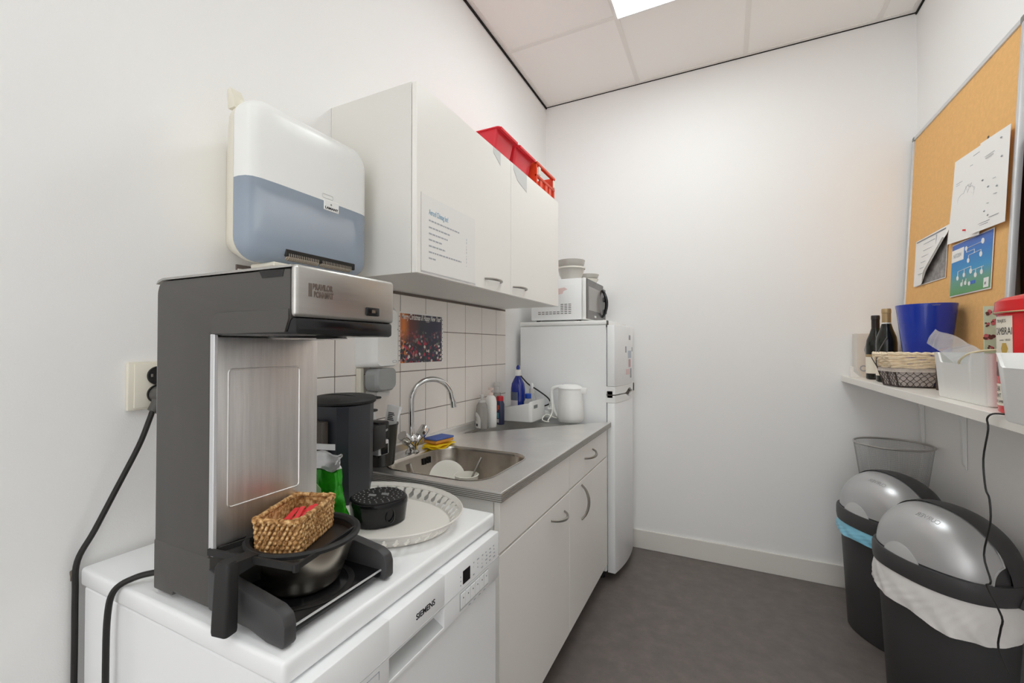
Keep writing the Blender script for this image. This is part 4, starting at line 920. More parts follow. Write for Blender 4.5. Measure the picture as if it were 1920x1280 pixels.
c, s = cos(radians(-25)), sin(radians(-25))
def face_pt(px, dz): return Vector((.075+px*c-(-.0206)*s, 2.030+px*s+(-.0206)*c, zt+dz))
for col_, cells in (((206, 92, 64), ((.004, .080, .016, .022), (-.002, .070, .012, .012))), ((96, 176, 190), ((-.002, .045, .018, .018), (.004, .035, .012, .012))), ((220, 220, 224), ((.0, .012, .018, .018), (-.017, .010, .010, .085)))):
    b = BM()
    for x, z, w, h in cells:
        p = face_pt(x, z); q = face_pt(x+w, z); nrm = Vector((s, -c, 0))*.0012
        nrm = Vector((-s*-1, -c, 0))*.001
        vs = [p, q, q+Vector((0, 0, h)), p+Vector((0, 0, h))]
        loft(b, [[tuple(v) for v in vs], [tuple(v+Vector((sin(radians(-25)), -cos(radians(-25)), 0))*.0008) for v in vs]])
    part('label_patch', b, mat('patch', col_, .5), o, smooth=0)
bottle('foam_pump_bottle', 'frosted foam pump bottle behind the red-capped bottle against the tiles', .036, 2.070, zt+.0005, [('body', CLEARG, [(.022, .018, 0), (.024, .020, .004), (.024, .020, .135), (.020, .018, .158)]), ('pump', FROST, [(.014, .014, .1585), (.016, .014, .19), (.010, .010, .194), (.018, .011, .196), (.018, .011, .215)])])
# extension lead, plug and cords
ex = thing('extension_socket', 'white extension socket with plugs between caddy and kettle', 'extension socket', (.19, 2.338, zt))
b = BM(); box(b, .150, .335, 2.322, 2.362, zt+.0005, zt+.040, .006, 2); part('body', b, WPLAS, ex)
b = BM(); tube(b, [(.245, 2.33, zt+.042), (.245, 2.318, zt+.060)], .015, 14); part('plug', b, WPLAS, ex)
b = BM(); tube(b, [(.185, 2.34, zt+.041), (.188, 2.335, zt+.062)], .015, 14); part('plug', b, BLK, ex, label='black plug')
b = BM(); tube(b, [(.020, 2.345, 1.14), (.055, 2.345, 1.10), (.10, 2.344, 1.058), (.16, 2.344, 1.025), (.215, 2.344, .99), (.235, 2.342, .965), (.225, 2.338, .948), (.190, 2.335, .936)], .0042, 8, 5); part('power_cable', b, BLK, fr)
b = BM(); tube(b, [(.242, 2.312, zt+.064), (.252, 2.295, zt+.095), (.275, 2.27, zt+.085), (.280, 2.25, zt+.04), (.272, 2.215, zt+.006), (.285, 2.19, zt+.004), (.270, 2.185, zt+.0045), (.235, 2.225, zt+.005), (.232, 2.25, zt+.02), (.250, 2.262, zt+.030), (.285, 2.270, zt+.016), (.312, 2.278, zt+.012)], .0032, 8, 6); part('power_cord', b, WCORD, kt)

# ================================================================== RIGHT WALL: SHELF, BRACKETS
SZ = 1.124
sh_ = thing('wall_shelf', 'white wall shelf along the right wall holding baskets and boxes', 'shelf', (1.85, 1.9, SZ-.03))
b = BM(); box(b, 1.691, W-.001, .75, YB-.001, SZ-.030, SZ, .0015, 1); part('board', b, WENAM, sh_)
for by in (2.845, 2.425, 1.10):
    b = BM(); box(b, W-.006, W-.001, by-.014, by+.014, .775, SZ-.031, .002, 1); box(b, 1.74, W-.006, by-.014, by+.014, SZ-.036, SZ-.031, .002, 1)
    prism(b, [(W-.006, .785), (W-.006, SZ-.036), (W-.12, SZ-.036), (W-.045, SZ-.06), (W-.018, SZ-.12), (W-.012, .80)], 'y', by-.010, by+.010)
    br = part('bracket', b, WPLAS, sh_)
    for z in (.80, .93):
        b = BM(); t = BM(); lathe(t, [(0, 0), (.005, 0), (.003, .0025), (0, .0028)], (0, 0, 0), 12); join(b, t, Matrix.Translation((W-.006, by, z)) @ Matrix.Rotation(-pi/2, 4, 'Y')); part('screw', b, SATIN, br)
# ================================================================== CORKBOARD leaning on the wall, standing on the shelf
BX0, BX1 = 1.926, 1.992
SV = Vector((BX1-BX0, 0, 2.325-SZ-.001)); BL = 1.2; SV.normalize(); NV = Vector((-SV.z, 0, SV.x))
def BP(y, s, off=0): return tuple(Vector((BX0, y, SZ+.001))+SV*s+NV*off)
def bbox_(bm, y0, y1, s0, s1, o0, o1, bv=0):
    t = BM(); bmesh.ops.create_cube(t, size=1)
    for v in t.verts: v.co = Vector(BP((y0+y1)/2+v.co.y*(y1-y0), (s0+s1)/2+v.co.z*(s1-s0), (o0+o1)/2+v.co.x*(o1-o0)))
    bmesh.ops.recalc_face_normals(t, faces=t.faces)
    bev(t, t.edges[:], bv, 2); join(bm, t)
cbd = thing('corkboard', 'large aluminium framed corkboard standing on the shelf against the right wall', 'corkboard', (1.94, 2.39, SZ))
YB0, YB1 = 1.928, 2.848
b = BM(); bbox_(b, YB0+.012, YB1-.012, .012, 1.188, -.012, -.002); part('cork_panel', b, CORK, cbd, smooth=0)
for nm, a in (('frame_rail', (YB0, YB1, 0, .018)), ('frame_rail', (YB0, YB1, 1.182, 1.2)), ('frame_rail', (YB0, YB0+.018, .018, 1.182)), ('frame_rail', (YB1-.018, YB1, .018, 1.182))):
    b = BM(); bbox_(b, *a, -.014, .004, .003); part(nm, b, ALU, cbd)
for y in (YB0, YB1-.022):
    for s in (-.0005, 1.179):
        b = BM(); bbox_(b, y-.001, y+.023, s, s+.0225, -.015, .0055, .004); part('corner_cap', b, mat('cap_grey', (134, 132, 128), .5), cbd)
def paper(bm, y0, y1, s0, s1, off, curl=lambda u, v: 0, sk=lambda u, v: (0, 0), n=12):
    """u runs from the far edge (y1) to the near edge (y0); v from bottom to top"""
    def fn(u, v):
        dy, ds = sk(u, v); return BP(y1+(y0-y1)*u+dy, s0+(s1-s0)*v+ds, off+curl(u, v))
    grid(bm, fn, n, n); thicken(bm, .0006)
# two map sheets
mp1 = thing('map_sheet', 'white map printout pinned to the corkboard, left sheet with the country outline', 'map', BP(2.22, .57), group='map printouts on the corkboard')
c1f = lambda u, v: .004+.006*(1-v)**2
skf = lambda u, v: (-.012*(1-v)*0, -.012*u*v)
b = BM(); paper(b, 2.100, 2.350, .565, .893, .001, c1f, lambda u, v: (.010*(1-v), -.016*u)); part('sheet', b, BRASSW, mp1)
rr = random.Random(12)
def inkline(bm, pts, r=.0006):
    tube(bm, [BP(y, s, off) for y, s, off in pts], r, 4)
b = BM()
cx, cs = 2.235, .700
out = []
for k in range(40):
    a = 2*pi*k/40; r_ = .062*(1+.22*sin(3*a+.5)+.16*sin(5*a)+rr.uniform(-.06, .06)); out.append((cx+.8*r_*cos(a), cs+1.0*r_*sin(a), .0068))
inkline(b, out+[out[0]], .0007)
for k in range(9):
    y, s = cx+rr.uniform(-.05, .05), cs+rr.uniform(-.05, .05)
    inkline(b, [(y+rr.uniform(-.025, .025), s+rr.uniform(-.02, .02), .0068) for _ in range(4)], .0004)
for y, s, L in ((2.325, .795, .05), (2.325, .788, .03), (2.20, .86, .05), (2.22, .83, .02), (2.16, .655, .03), (2.15, .72, .02)): inkline(b, [(y, s, .0062), (y-L, s-.002, .0062)], .0009)
part('print', b, INKL, mp1, smooth=0)
b = BM(); t = BM(); lathe(t, [(0, 0), (.0035, 0), (.0025, .004), (.0035, .007), (0, .008)], (0, 0, 0), 14); join(b, t, Matrix.Translation(BP(2.215, .590, .011)) @ Matrix.Rotation(-pi/2, 4, 'Y')); solo('push_pin', 'red push pin at the bottom of the left map sheet', 'push pin', b, RED, BP(2.215, .590, .011))
mp2 = thing('map_sheet', 'white printout overlapping the map sheet, at the near edge of the corkboard', 'map', BP(2.02, .57), group='map printouts on the corkboard')
b = BM(); paper(b, 1.9475, 2.135, .560, .872, .009, lambda u, v: .003+.005*(1-v)**2*(1-u), lambda u, v: (.02*(1-v)*(1-u), -.006*u+.008*(1-u)*(v))); part('sheet', b, BRASSW, mp2)
b = BM()
for y, s, L in ((2.09, .815, .06), (2.085, .807, .05), (2.03, .72, .018), (2.02, .665, .02), (2.06, .645, .012), (2.11, .585, .075), (2.10, .578, .055), (2.04, .592, .06)): inkline(b, [(y, s, .0155), (y-L, s-.002, .0155)], .0009)
for y, s in ((1.995, .84), (1.985, .775), (2.10, .735), (2.06, .70), (2.005, .685), (2.075, .62), (2.05, .60)): inkline(b, [(y, s, .0155), (y-.005, s+.003, .0155)], .0022)
part('print', b, INKL, mp2, smooth=0)
b = BM(); bbox_(b, 2.095, 2.104, .868, .890, .006, .0075); solo('paper_clip_tab', 'tiny dark tab where the two map sheets meet at the top', 'tab', b, DGREY, BP(2.1, .87), smooth=0)
# blue chart
bc = thing('flow_chart', 'blue and green printed flow chart pinned low on the corkboard', 'chart', BP(2.18, .35))
gm = bpy.data.materials.new('chart_print'); gm.use_nodes = True
nt_ = gm.node_tree; pb = nt_.nodes['Principled BSDF']; pb.inputs['Roughness'].default_value = .6
tc = nt_.nodes.new('ShaderNodeTexCoord'); sx = nt_.nodes.new('ShaderNodeSeparateXYZ'); nt_.links.new(tc.outputs['Generated'], sx.inputs[0])
nt_.links.new(ramp(sx.outputs['Z'], [(0, (98, 160, 96)), (.25, (104, 158, 140)), (.45, (58, 148, 200)), (.75, (56, 124, 196)), (1, (82, 112, 192))]), pb.inputs['Base Color'])
b = BM(); paper(b, 2.0335, 2.337, .349, .556, .0008, lambda u, v: .0005); part('sheet', b, BRASSW, bc, smooth=0)
b = BM(); paper(b, 2.038, 2.3325, .3535, .5515, .0022, lambda u, v: .0005); part('picture', b, gm, bc, smooth=0)
def CP(u, v, o=.0036): return (2.3325-.2945*u, .3535+.198*v, o)
def strip_(bm, u0, v0, u1, v1, w=.0022):
    p, q = CP(u0, v0), CP(u1, v1); tube(bm, [BP(*p), BP(*q)], w*.5, 4)
def disc(bm, u, v, r):
    c = CP(u, v); t = BM(); lathe(t, [(0, 0), (r, 0), (r, .0008), (0, .0008)], (0, 0, 0), 18); join(bm, t, Matrix.Translation(BP(*c)) @ Matrix.Rotation(-pi/2, 4, 'Y'))
b = BM()
for l in ((.40, .845, .78, .86), (.40, .845, .40, .77), (.40, .77, .60, .775), (.60, .775, .60, .70), (.46, .70, .76, .72), (.46, .70, .46, .6), (.76, .72, .76, .65), (.20, .45, .54, .475), (.20, .45, .20, .34), (.37, .46, .37, .36), (.54, .475, .54, .39), (.54, .39, .84, .41), (.66, .40, .66, .30), (.80, .41, .80, .32), (.34, .27, .34, .2), (.43, .27, .43, .2)): strip_(b, *l)
for u, v, r in ((.39, .845, .0085), (.79, .865, .010), (.46, .60, .0085), (.76, .64, .0095), (.20, .32, .0085), (.37, .35, .0085), (.54, .385, .0095), (.66, .29, .009), (.80, .315, .009), (.32, .18, .008), (.42, .19, .008), (.52, .16, .008)): disc(b, u, v, r)
part('chart_marks', b, BRASSW, bc, smooth=0, label='white circles and connecting lines')
b = BM(); y0, s0, _ = CP(0, .66); y1, s1, _ = CP(.33, .90)
paper(b, y1, y0, s0, s1, .0034); tl = part('title_box', b, BRASSW, bc, smooth=0)
b = text_bm('NETZEN', .026, (0, 0, 0), (0, 0, 1), (1, 0, 0), .0, warp=lambda x, y: Vector(BP(*CP(.05+x/.45, .74+y/.24, .0045)))); part('lettering', b, INKL, tl, smooth=0)
b = BM(); y0, s0, _ = CP(.86, .02); y1, s1, _ = CP(.97, .19); paper(b, y1, y0, s0, s1, .0034); lg = part('logo_box', b, BRASSW, bc, smooth=0)
b = text_bm('bf', .018, (0, 0, 0), (0, 0, 1), (1, 0, 0), .0, warp=lambda x, y: Vector(BP(*CP(.885+x/.40, .07+y/.24, .0045)))); part('lettering', b, INK, lg, smooth=0)
b = BM(); y0, s0, _ = CP(.55, .14); y1, s1, _ = CP(.66, .2); paper(b, y1, y0, s0, s1, .0034); part('chart_tag', b, mat('chart_blue', (60, 110, 200), .6), bc, smooth=0)
# curled sheets at the left
ds = thing('dark_print', 'grey printed sheet half hidden under the curling white list on the corkboard', 'printed sheet', BP(2.54, .44))
b = BM(); paper(b, 2.386, 2.705, .436, .645, .0008); part('sheet', b, BRASSW, ds, smooth=0)
b = BM(); paper(b, 2.390, 2.701, .4395, .6415, .0018); part('picture', b, mat('grey_photo', (142, 138, 136), .6, vary=.55, vscale=28), ds, smooth=0)
wsn = thing('price_list', 'white printed list with its lower corner curling off the corkboard', 'printed sheet', BP(2.54, .44))
def wl_(u, v):
    # diagonal from near edge (u=1, v=.75) to bottom (u=.3, v=0): beyond it the sheet folds up
    d = (u-.30)/.70-(v/.78)
    lim = 0
    y, s = 2.718-.352*u, .438+.214*v
    return y, s, d
def wf(u, v):
    vmin = max(0, (u-.32)/.68*.74)
    vv = vmin+(1-vmin)*v
    lift = .016*max(0, (1-v))**2*min(1, max(0, (u-.2)*3))
    return BP(2.718-.352*u, .438+.214*vv, .0035+lift)
b = BM(); grid(b, wf, 24, 14); thicken(b, .0005); pls = part('sheet', b, BRASSW, wsn, smooth=60)
b = BM()
def curlf(u, v):
    uu = .32+.68*u; vm = u*.74; a = v*2.3
    dn = .008*min(1, u*4)*(1-.3*u)
    return BP(2.718-.352*uu+dn*.4*(1-cos(a)), .438+.214*vm+dn*.5*sin(a), .0045+.016*min(1, max(0, (uu-.2)*3))+dn*(1-cos(a))*.5)
grid(b, curlf, 16, 8); thicken(b, .0004); part('curled_edge', b, PAPERG, wsn, smooth=60)
b = BM()
for v, u0, u1 in ((.86, .28, .60), (.72, .28, .62), (.60, .24, .62), (.48, .22, .50), (.36, .20, .46), (.24, .16, .36)):
    u = u0
    while u < u1:
        w_ = rr.uniform(.02, .05); y = 2.718-.352*u; s = .438+.214*v
        inkline(b, [(y, s, .0052+.002*(1-v)), (y-.352*w_, s-.001, .0052+.002*(1-v))], .0012); u += w_+.015
part('print', b, INKL, pls, smooth=0)
b = BM(); inkline(b, [(2.718-.352*.66, .438+.214*.92, .0052), (2.718-.352*.66, .438+.214*.62, .0055)], .0018); inkline(b, [(2.70, .438+.214*.965, .0052), (2.40, .438+.214*.955, .0052)], .0030); part('table_rule', b, INKL, pls, smooth=0)
# dark panel beside the board
dp = thing('dark_board', 'dark brown board on the shelf beyond the right edge of the corkboard frame', 'board', (1.99, 1.55, SZ))
b = BM(); box(b, 1.9915, 2.010, 1.20, 1.985, SZ+.0005, 1.93, .004, 1); part('panel', b, DARKW, dp)

# ================================================================== THINGS ON THE SHELF
# carton and folded card by the back wall
o = thing('wine_carton', 'pale grey carton standing at the far end of the shelf behind the bottles', 'carton', (1.81, 2.81, SZ))
b = BM(); box(b, 1.738, 1.888, 2.775, 2.862, SZ+.0005, 1.345, .0015, 1); part('box', b, mat('carton_grey', (222, 216, 208), .7), o)
b = BM(); prism(b, [(1.773, 1.285), (1.779, 1.262), (1.773, 1.238), (1.767, 1.262)], 'y', 2.7742, 2.7752); part('emblem', b, INKL, o, smooth=0)
b = BM(); t = BM(); lathe(t, [(.010, 0), (.016, 0), (.016, .0008), (.010, .0008), (.010, 0)], (0, 0, 0), 20); join(b, t, Matrix.Translation((1.765, 2.7747, 1.168)) @ Matrix.Rotation(pi/2, 4, 'X')); part('ring_mark', b, INKL, o, smooth=0)
o = thing('folded_card', 'small folded white card at the far tip of the shelf', 'card', (1.735, 2.80, SZ))
b = BM(); prism(b, [(1.700, SZ+.0005), (1.702, SZ+.052), (1.712, SZ+.054), (1.752, SZ+.004), (1.752, SZ+.0005)], 'y', 2.722, 2.760); part('card', b, BRASSW, o, smooth=0)
b = BM(); prism(b, [(1.7135, SZ+.051), (1.751, SZ+.0045), (1.738, SZ+.0045), (1.7125, SZ+.03)], 'y', 2.7208, 2.7218); part('inner_face', b, PAPERG, o, smooth=0)
def wine(lab, x, y, h, capm, caph, labm, body=WINE):
    o = thing('wine_bottle', lab, 'wine bottle', (x, y, SZ), group='wine bottles on the shelf'); k = h/.31
    b = BM(); lathe(b, [(0, .004), (.030, 0), (.0365, .004), (.037, .012), (.037, .165*k), (.034, .19*k), (.022, .225*k), (.0155, .25*k), (.0145, .262*k), (.0145, h-.004)], (x, y, SZ+.0005), 36); part('glass', b, body, o)
    b = BM(); lathe(b, [(.0150, h-caph), (.0158, h-caph), (.0158, h-.020), (.0168, h-.019), (.0168, h-.004), (.0155, h), (0, h)], (x, y, SZ+.0005), 30); part('capsule', b, capm, o)
    b = BM(); lathe(b, [(.0373, .028), (.0376, .028), (.0376, .105), (.0373, .105)], (x, y, SZ+.0005), 36); part('label', b, labm, o)
    return o
o = wine('dark wine bottle with black capsule behind the gold-topped bottle', 1.772, 2.60, .300, mat('black_capsule', (40, 32, 30), .4), .085, CREAM)
b = BM(); lathe(b, [(.0160, 0), (.0163, 0), (.0163, .006), (.0160, .006)], (1.772, 2.60, SZ+.222), 24); part('capsule_band', b, GOLD, o)
b = BM(); lathe(b, [(.0377, 0), (.0380, 0), (.0380, .012), (.0377, .012)], (1.772, 2.60, SZ+.106), 30); part('label_band', b, GOLD, o)
o = wine('dark wine bottle with gold capsule in front of the black-topped bottle', 1.767, 2.425, .318, GOLD, .070, CREAM)
b = BM(); lathe(b, [(.0160, 0), (.0172, 0), (.0163, .022), (.0160, .022)], (1.767, 2.425, SZ+.236), 24); part('neck_label', b, BRASSW, o)
# blue bucket
o = thing('blue_bucket', 'translucent deep blue plastic bucket on the shelf in front of the corkboard', 'bucket', (1.842, 2.245, SZ))
def br_(k, z, dz=0): return [(1.842+.090*k*x, 2.245+.090*k*y, z+dz*y) for x, y in sup(1, 1, 2.1, 48)]
b = BM(); loft(b, [br_(.60, SZ+.0005), br_(.63, SZ+.006), br_(.98, 1.425), br_(1.0, 1.437), br_(1.0, 1.441), br_(.97, 1.441), br_(.945, 1.42), br_(.59, SZ+.010)]); part('tub', b, BLUE, o)
b = BM(); prism(b, [(1.828, 1.4360), (1.833, 1.4310), (1.853, 1.4310), (1.858, 1.4360)], 'y', 2.1535, 2.1585); part('rim_tab', b, CLEAR, o, smooth=0)
# wire basket with liner, wicker basket nested on it
wb = thing('wire_basket', 'chicken-wire basket with grey fabric liner at the front of the shelf', 'basket', (1.775, 2.17, SZ))
def bas(z, k): # corners of the tapered basket at height fraction
    return [(1.722-.014*k, 2.122-.012*k, z), (1.826+.016*k, 2.122-.012*k, z), (1.828+.014*k, 2.226+.01*k, z), (1.704-.016*k, 2.222+.01*k, z)]
H0, H1 = SZ+.003, SZ+.066
b = BM(); lo, hi = bas(H0, 0), bas(H1, 1)
for ring_ in (lo, hi): tube(b, ring_, .0022, 8, closed=True)
for p, q in zip(lo, hi): tube(b, [p, q], .0022, 8)
tube(b, [Vector(lo[0]).lerp(Vector(lo[3]), .5), Vector(hi[0]).lerp(Vector(hi[3]), .5)], .0018, 6)
part('frame', b, mat('wire_brown', (74, 64, 62), .45, .5), wb)
b = BM()
for i in range(4):
    l0, l1, h0, h1 = Vector(lo[i]), Vector(lo[(i+1) % 4]), Vector(hi[i]), Vector(hi[(i+1) % 4])
    def fp_(u, v): return (l0.lerp(l1, u)).lerp(h0.lerp(h1, u), v)
    nx_ = 6; ny_ = 3
    for a in range(-ny_, nx_+1):
        for sgn in (1, -1):
            pts = []
            for s in range(0, ny_*4+1):
                v = s/(ny_*4); u = (a+ (v*ny_ if sgn > 0 else ny_-v*ny_) + .18*sin(2*pi*(s/4.0))*sgn*.5)/nx_
                if -1e-6 <= u <= 1+1e-6: pts.append(fp_(min(max(u, 0), 1), v))
            if len(pts) > 1: tube(b, pts, .0009, 5)
part('lattice', b, mat('wire_brown2', (92, 80, 76), .45, .5), wb)
b = BM(); li, hi2 = bas(SZ+.005, -.25), bas(SZ+.070, .78)
loft(b, [li, hi2, bas(SZ+.070, .60), bas(SZ+.008, -.4)]); part('liner', b, FABR, wb, smooth=0)
b = BM(); c_lo, c_hi = bas(SZ+.058, 1.12), bas(SZ+.073, 1.16); c_in = bas(SZ+.073, .7)
loft(b, [c_lo, c_hi, c_in], False, False); t = b; bmesh.ops.solidify(t, geom=t.faces[:], thickness=.0012); part('liner_cuff', b, mat('cuff', (214, 204, 196), .9, vary=.15, vscale=120), wb, smooth=0)
b = BM(); tube(b, [hi[3], Vector(hi[3])+Vector((-.012, -.03, .03)), Vector(hi[3])+Vector((.004, -.01, .075)), Vector(hi[3])+Vector((.035, .02, .125))], .0018, 6, 5); tube(b, [Vector(hi[3])+Vector((-.02, 0, .045)), Vector(hi[3])+Vector((.0, -.005, .0))], .0018, 6)
part('wire_handle', b, mat('wire_dark', (84, 80, 76), .4, .5), wb)
wk = thing('wicker_basket', 'pale peeled-wicker basket stacked in the chicken-wire basket', 'basket', (1.775, 2.17, SZ+.074))
b = BM()
def wr(k, z): return [(1.700-.014*k, 2.104-.010*k), (1.834+.014*k, 2.102-.010*k), (1.834+.012*k, 2.236+.008*k), (1.690-.014*k, 2.232+.008*k)]
for row in range(6):
    z = SZ+.0775+.0078*row; cr_ = wr(row/5, z); pts = []
    for i in range(4):
        p, q = Vector((*cr_[i], z)), Vector((*cr_[(i+1) % 4], z)); d = (q-p).normalized(); nrm = Vector((d.y, -d.x, 0))
        for s in range(12):
            u = s/12; pts.append(p.lerp(q, u)+nrm*.0028*sin(2*pi*(3*u+.5*(row % 2)))+Vector((0, 0, .0018*sin(2*pi*(1.5*u+.31*row)))))
    tube(b, pts, .0046, 7, closed=True)
part('weave', b, WICK, wk)
b = BM(); cr_ = wr(1.05, 0)
for ph in (0, pi):
    pts = []
    for i in range(4):
        p, q = Vector((*cr_[i], SZ+.1265)), Vector((*cr_[(i+1) % 4], SZ+.1265)); d = (q-p).normalized(); nrm = Vector((d.y, -d.x, 0))
        for s in range(14):
            u = s/14; pts.append(p.lerp(q, u)+nrm*.0035*sin(2*pi*3*u+ph)+Vector((0, 0, .0035*cos(2*pi*3*u+ph))))
    tube(b, pts, .0042, 7, closed=True)
part('braided_rim', b, WICK, wk)
b = BM(); prism(b, wr(0, 0), 'z', SZ+.0745, SZ+.079); part('base', b, WICK, wk, smooth=0)
# dark/orange snack box behind the white storage box
o = thing('snack_box', 'small dark brown and orange box between wire basket and white storage box', 'box', (1.83, 2.03, SZ))
b = BM(); box(b, 1.805, 1.868, 1.995, 2.05, SZ+.0005, SZ+.105, .001, 1); part('carton', b, mat('cocoa', (66, 54, 46), .5), o)
b = BM(); box(b, 1.8042, 1.8662, 1.9938, 1.9949, SZ+.072, SZ+.104); part('orange_band', b, ORNGD, o, smooth=0)
b = BM(); prism(b, [(1.822, SZ+.004), (1.866, SZ+.004), (1.866, SZ+.024), (1.84, SZ+.026)], 'y', 1.9938, 1.9949); part('orange_picture', b, ORNGD, o, smooth=0)
# white storage boxes with scooped fronts
def storage(lab, x0, x1, y0, y1, zt_, cut):
    o = thing('storage_box', lab, 'storage box', ((x0+x1)/2, (y0+y1)/2, SZ), group='white open storage boxes on the shelf')
    cx, cy, hx_, hy_ = (x0+x1)/2, (y0+y1)/2, (x1-x0)/2, (y1-y0)/2
    def ring(k, z, r, fn=False):
        R = []
        base = rrect(0, 0, hx_*k, hy_*k, r, 6)
        # refine long runs so the scoop has points
        P = []
        for i in range(len(base)):
            p, q = Vector(base[i]), Vector(base[(i+1) % len(base)]); m = max(1, int((q-p).length/.008))
            for s in range(m): P.append(p.lerp(q, s/m))
        return P
    def top(p, k):
        y = cy+p.y*1.0
        if p.x < -hx_*k*.9:
            a, c = cut; s = 0
            if a < y < c:
                e = .022; s = min(1, (y-a)/e, (c-y)/e); s = s*s*(3-2*s)
            return zt_-.030*s
        return zt_
    k0, k1 = .90, 1.0
    P1 = ring(1, 0, .016); n_ = len(P1)
    def scl(k, zf): return [(cx+p.x*k, cy+p.y*k, zf(p)) for p in P1]
    b = BM(); loft(b, [scl(.90, lambda p: SZ+.0005), scl(.925, lambda p: SZ+.004), scl(1.0, lambda p: top(p, 1)), scl(1.012, lambda p: top(p, 1)+.002), scl(.975, lambda p: top(p, 1)+.002), scl(.90, lambda p: SZ+.006)])
    part('tub', b, WPLAS, o, smooth=40); return o
storage('white open storage box with a clear bag sticking out, middle of the shelf', 1.722, 1.90, 1.496, 1.815, 1.258, (1.575, 1.775))
b2_ = storage('white open storage box nearest the camera, overhanging the shelf before the red tin', 1.643, 1.84, .93, 1.270, 1.262, (.97, 1.255))
b = BM(); box(b, 1.6475, 1.6510, 1.13, 1.18, SZ+.05, SZ+.064, .001, 1); part('label_slot', b, PAPERG, b2_)
# clear zip bag
o = thing('clear_bag', 'clear plastic zip bag sticking out of the middle white storage box', 'plastic bag', (1.77, 1.72, 1.16))
def zf(u, v): # u along the length, v across
    p = Vector((1.765, 1.60, 1.225)).lerp(Vector((1.752, 1.915, 1.312)), u); wv = Vector((.035, .02, .055))
    return tuple(p+wv*(v-.5)*(1-.1*u)+Vector((.010*sin(9*u+3*v), 0, .006*sin(13*u+5*v)))*(1-u*.6))
b = BM(); grid(b, zf, 24, 10); thicken(b, .0012); part('film', b, CLEAR, o, smooth=25)
b = BM(); tube(b, [zf(.90, 0), zf(.90, .5), zf(.90, 1)], .0016, 6); tube(b, [zf(.97, 0), zf(.97, .5), zf(.97, 1)], .0012, 6); part('zip_strip', b, CLEAR, o)
o = thing('ribbon', 'thin cream ribbon curling over the edge of the middle white storage box', 'ribbon', (1.72, 1.6, 1.23))
b = BM(); tube(b, [(1.735, 1.66, 1.222), (1.718, 1.63, 1.236), (1.722, 1.585, 1.258), (1.75, 1.545, 1.268), (1.79, 1.50, 1.268)], .0028, 6, 5); part('cord', b, TAN, o)
# recipe card
o = thing('greeting_card', 'pale green card printed with cupcakes standing in the storage box beside the red tin', 'card', (1.80, 1.56, 1.14))
b = BM(); box(b, 1.748, 1.850, 1.575, 1.578, 1.132, 1.383); part('card', b, mat('mint_card', (206, 222, 190), .7), o, smooth=0)
rr = random.Random(8)
CUP = [(1.757, 1.364, .010), (1.772, 1.371, .006), (1.770, 1.340, .012), (1.754, 1.335, .007), (1.757, 1.300, .014), (1.778, 1.318, .006), (1.783, 1.352, .009), (1.775, 1.296, .006), (1.79, 1.375, .008), (1.795, 1.32, .012), (1.80, 1.29, .008), (1.76, 1.275, .007), (1.81, 1.35, .010), (1.825, 1.31, .012), (1.835, 1.36, .01)]
bm1, bm2 = BM(), BM()
for x, z, r_ in CUP:
    for k in range(7):
        a = rr.uniform(0, 6.28); d = rr.uniform(0, .7)*r_
        t = BM(); lathe(t, [(0, 0), (r_*.34, 0), (r_*.34, .0005), (0, .0005)], (0, 0, 0), 10)
        join(bm1 if k % 3 else bm2, t, Matrix.Translation((x+d*cos(a), 1.5748-.0002*k, z+d*sin(a))) @ Matrix.Rotation(pi/2, 4, 'X'))
part('cupcake_print', bm1, mat('cup_brown', (104, 66, 58), .7), o, smooth=0, stuff=True); part('icing_print', bm2, mat('cup_pink', (206, 110, 112), .7), o, smooth=0, stuff=True)
# red tin
TX, TY, TR = 1.803, 1.390, .098
o = thing('biscuit_tin', 'tall red round tin with domed lid and old-style sweets label on the shelf', 'tin', (TX, TY, SZ))
b = BM(); lathe(b, [(0, 0), (TR-.003, 0), (TR, .003), (TR, .232), (TR-.002, .236), (0, .236)], (TX, TY, SZ+.0005), 64); part('body', b, TINR, o)
b = BM(); lathe(b, [(TR+.001, .226), (TR+.0045, .228), (TR+.0055, .233), (TR+.004, .240), (TR+.003, .256), (TR-.008, .264), (TR-.04, .272), (0, .276)], (TX, TY, SZ+.0005), 64); part('lid', b, TINR, o)
b = BM(); lathe(b, [(TR+.0052, .2285), (TR+.0066, .230), (TR+.0052, .2322), (TR+.0052, .2285)], (TX, TY, SZ+.0005), 64); part('lid_bead', b, GOLD, o)
def cyl(a, z, off=.0006): return (TX+(TR+off)*cos(a), TY+(TR+off)*sin(a), SZ+z)
A0, A1 = radians(146), radians(199)   # label sector, read from left (far) to right (near)
def patch(z0, z1, m, nm, a0=A0, a1=A1, off=.0005):
    b = BM(); grid(b, lambda u, v: cyl(a0+(a1-a0)*u, z0+(z1-z0)*v, off), 16, 1); thicken(b, .0004); return part(nm, b, m, o, smooth=40)
lb = patch(.118, .222, CREAM, 'label')
def tinword(s, size, z, a, fit, m=INK, par=None):
    return text_bm(s, size, None, (1, 0, 0), (0, 1, 0), fit=fit, warp=lambda x, y: Vector(cyl(a+x/TR, z+y, .0012)))
AV = radians(166)
b = tinword('TRAJES', .010, .208, AV+.05, .036); join(b, tinword('CAMBRAI', .024, .180, AV, .056)); join(b, tinword('anno 1850', .006, .166, AV+.2, .032)); join(b, tinword('confiserie', .006, .124, AV+.2, .032)); part('lettering', b, INK, lb, smooth=0)
b = BM(); grid(b, lambda u, v: cyl(AV+.36+.22*(u-.5)*(1-.5*abs(2*v-1)), .135+.026*v, .0012), 6, 6); part('crest', b, mat('crest_gold', (196, 160, 70), .5), lb, smooth=0)
patch(.085, .117, mat('sweets_print', (118, 88, 84), .6, vary=.6, vscale=70), 'picture_band')
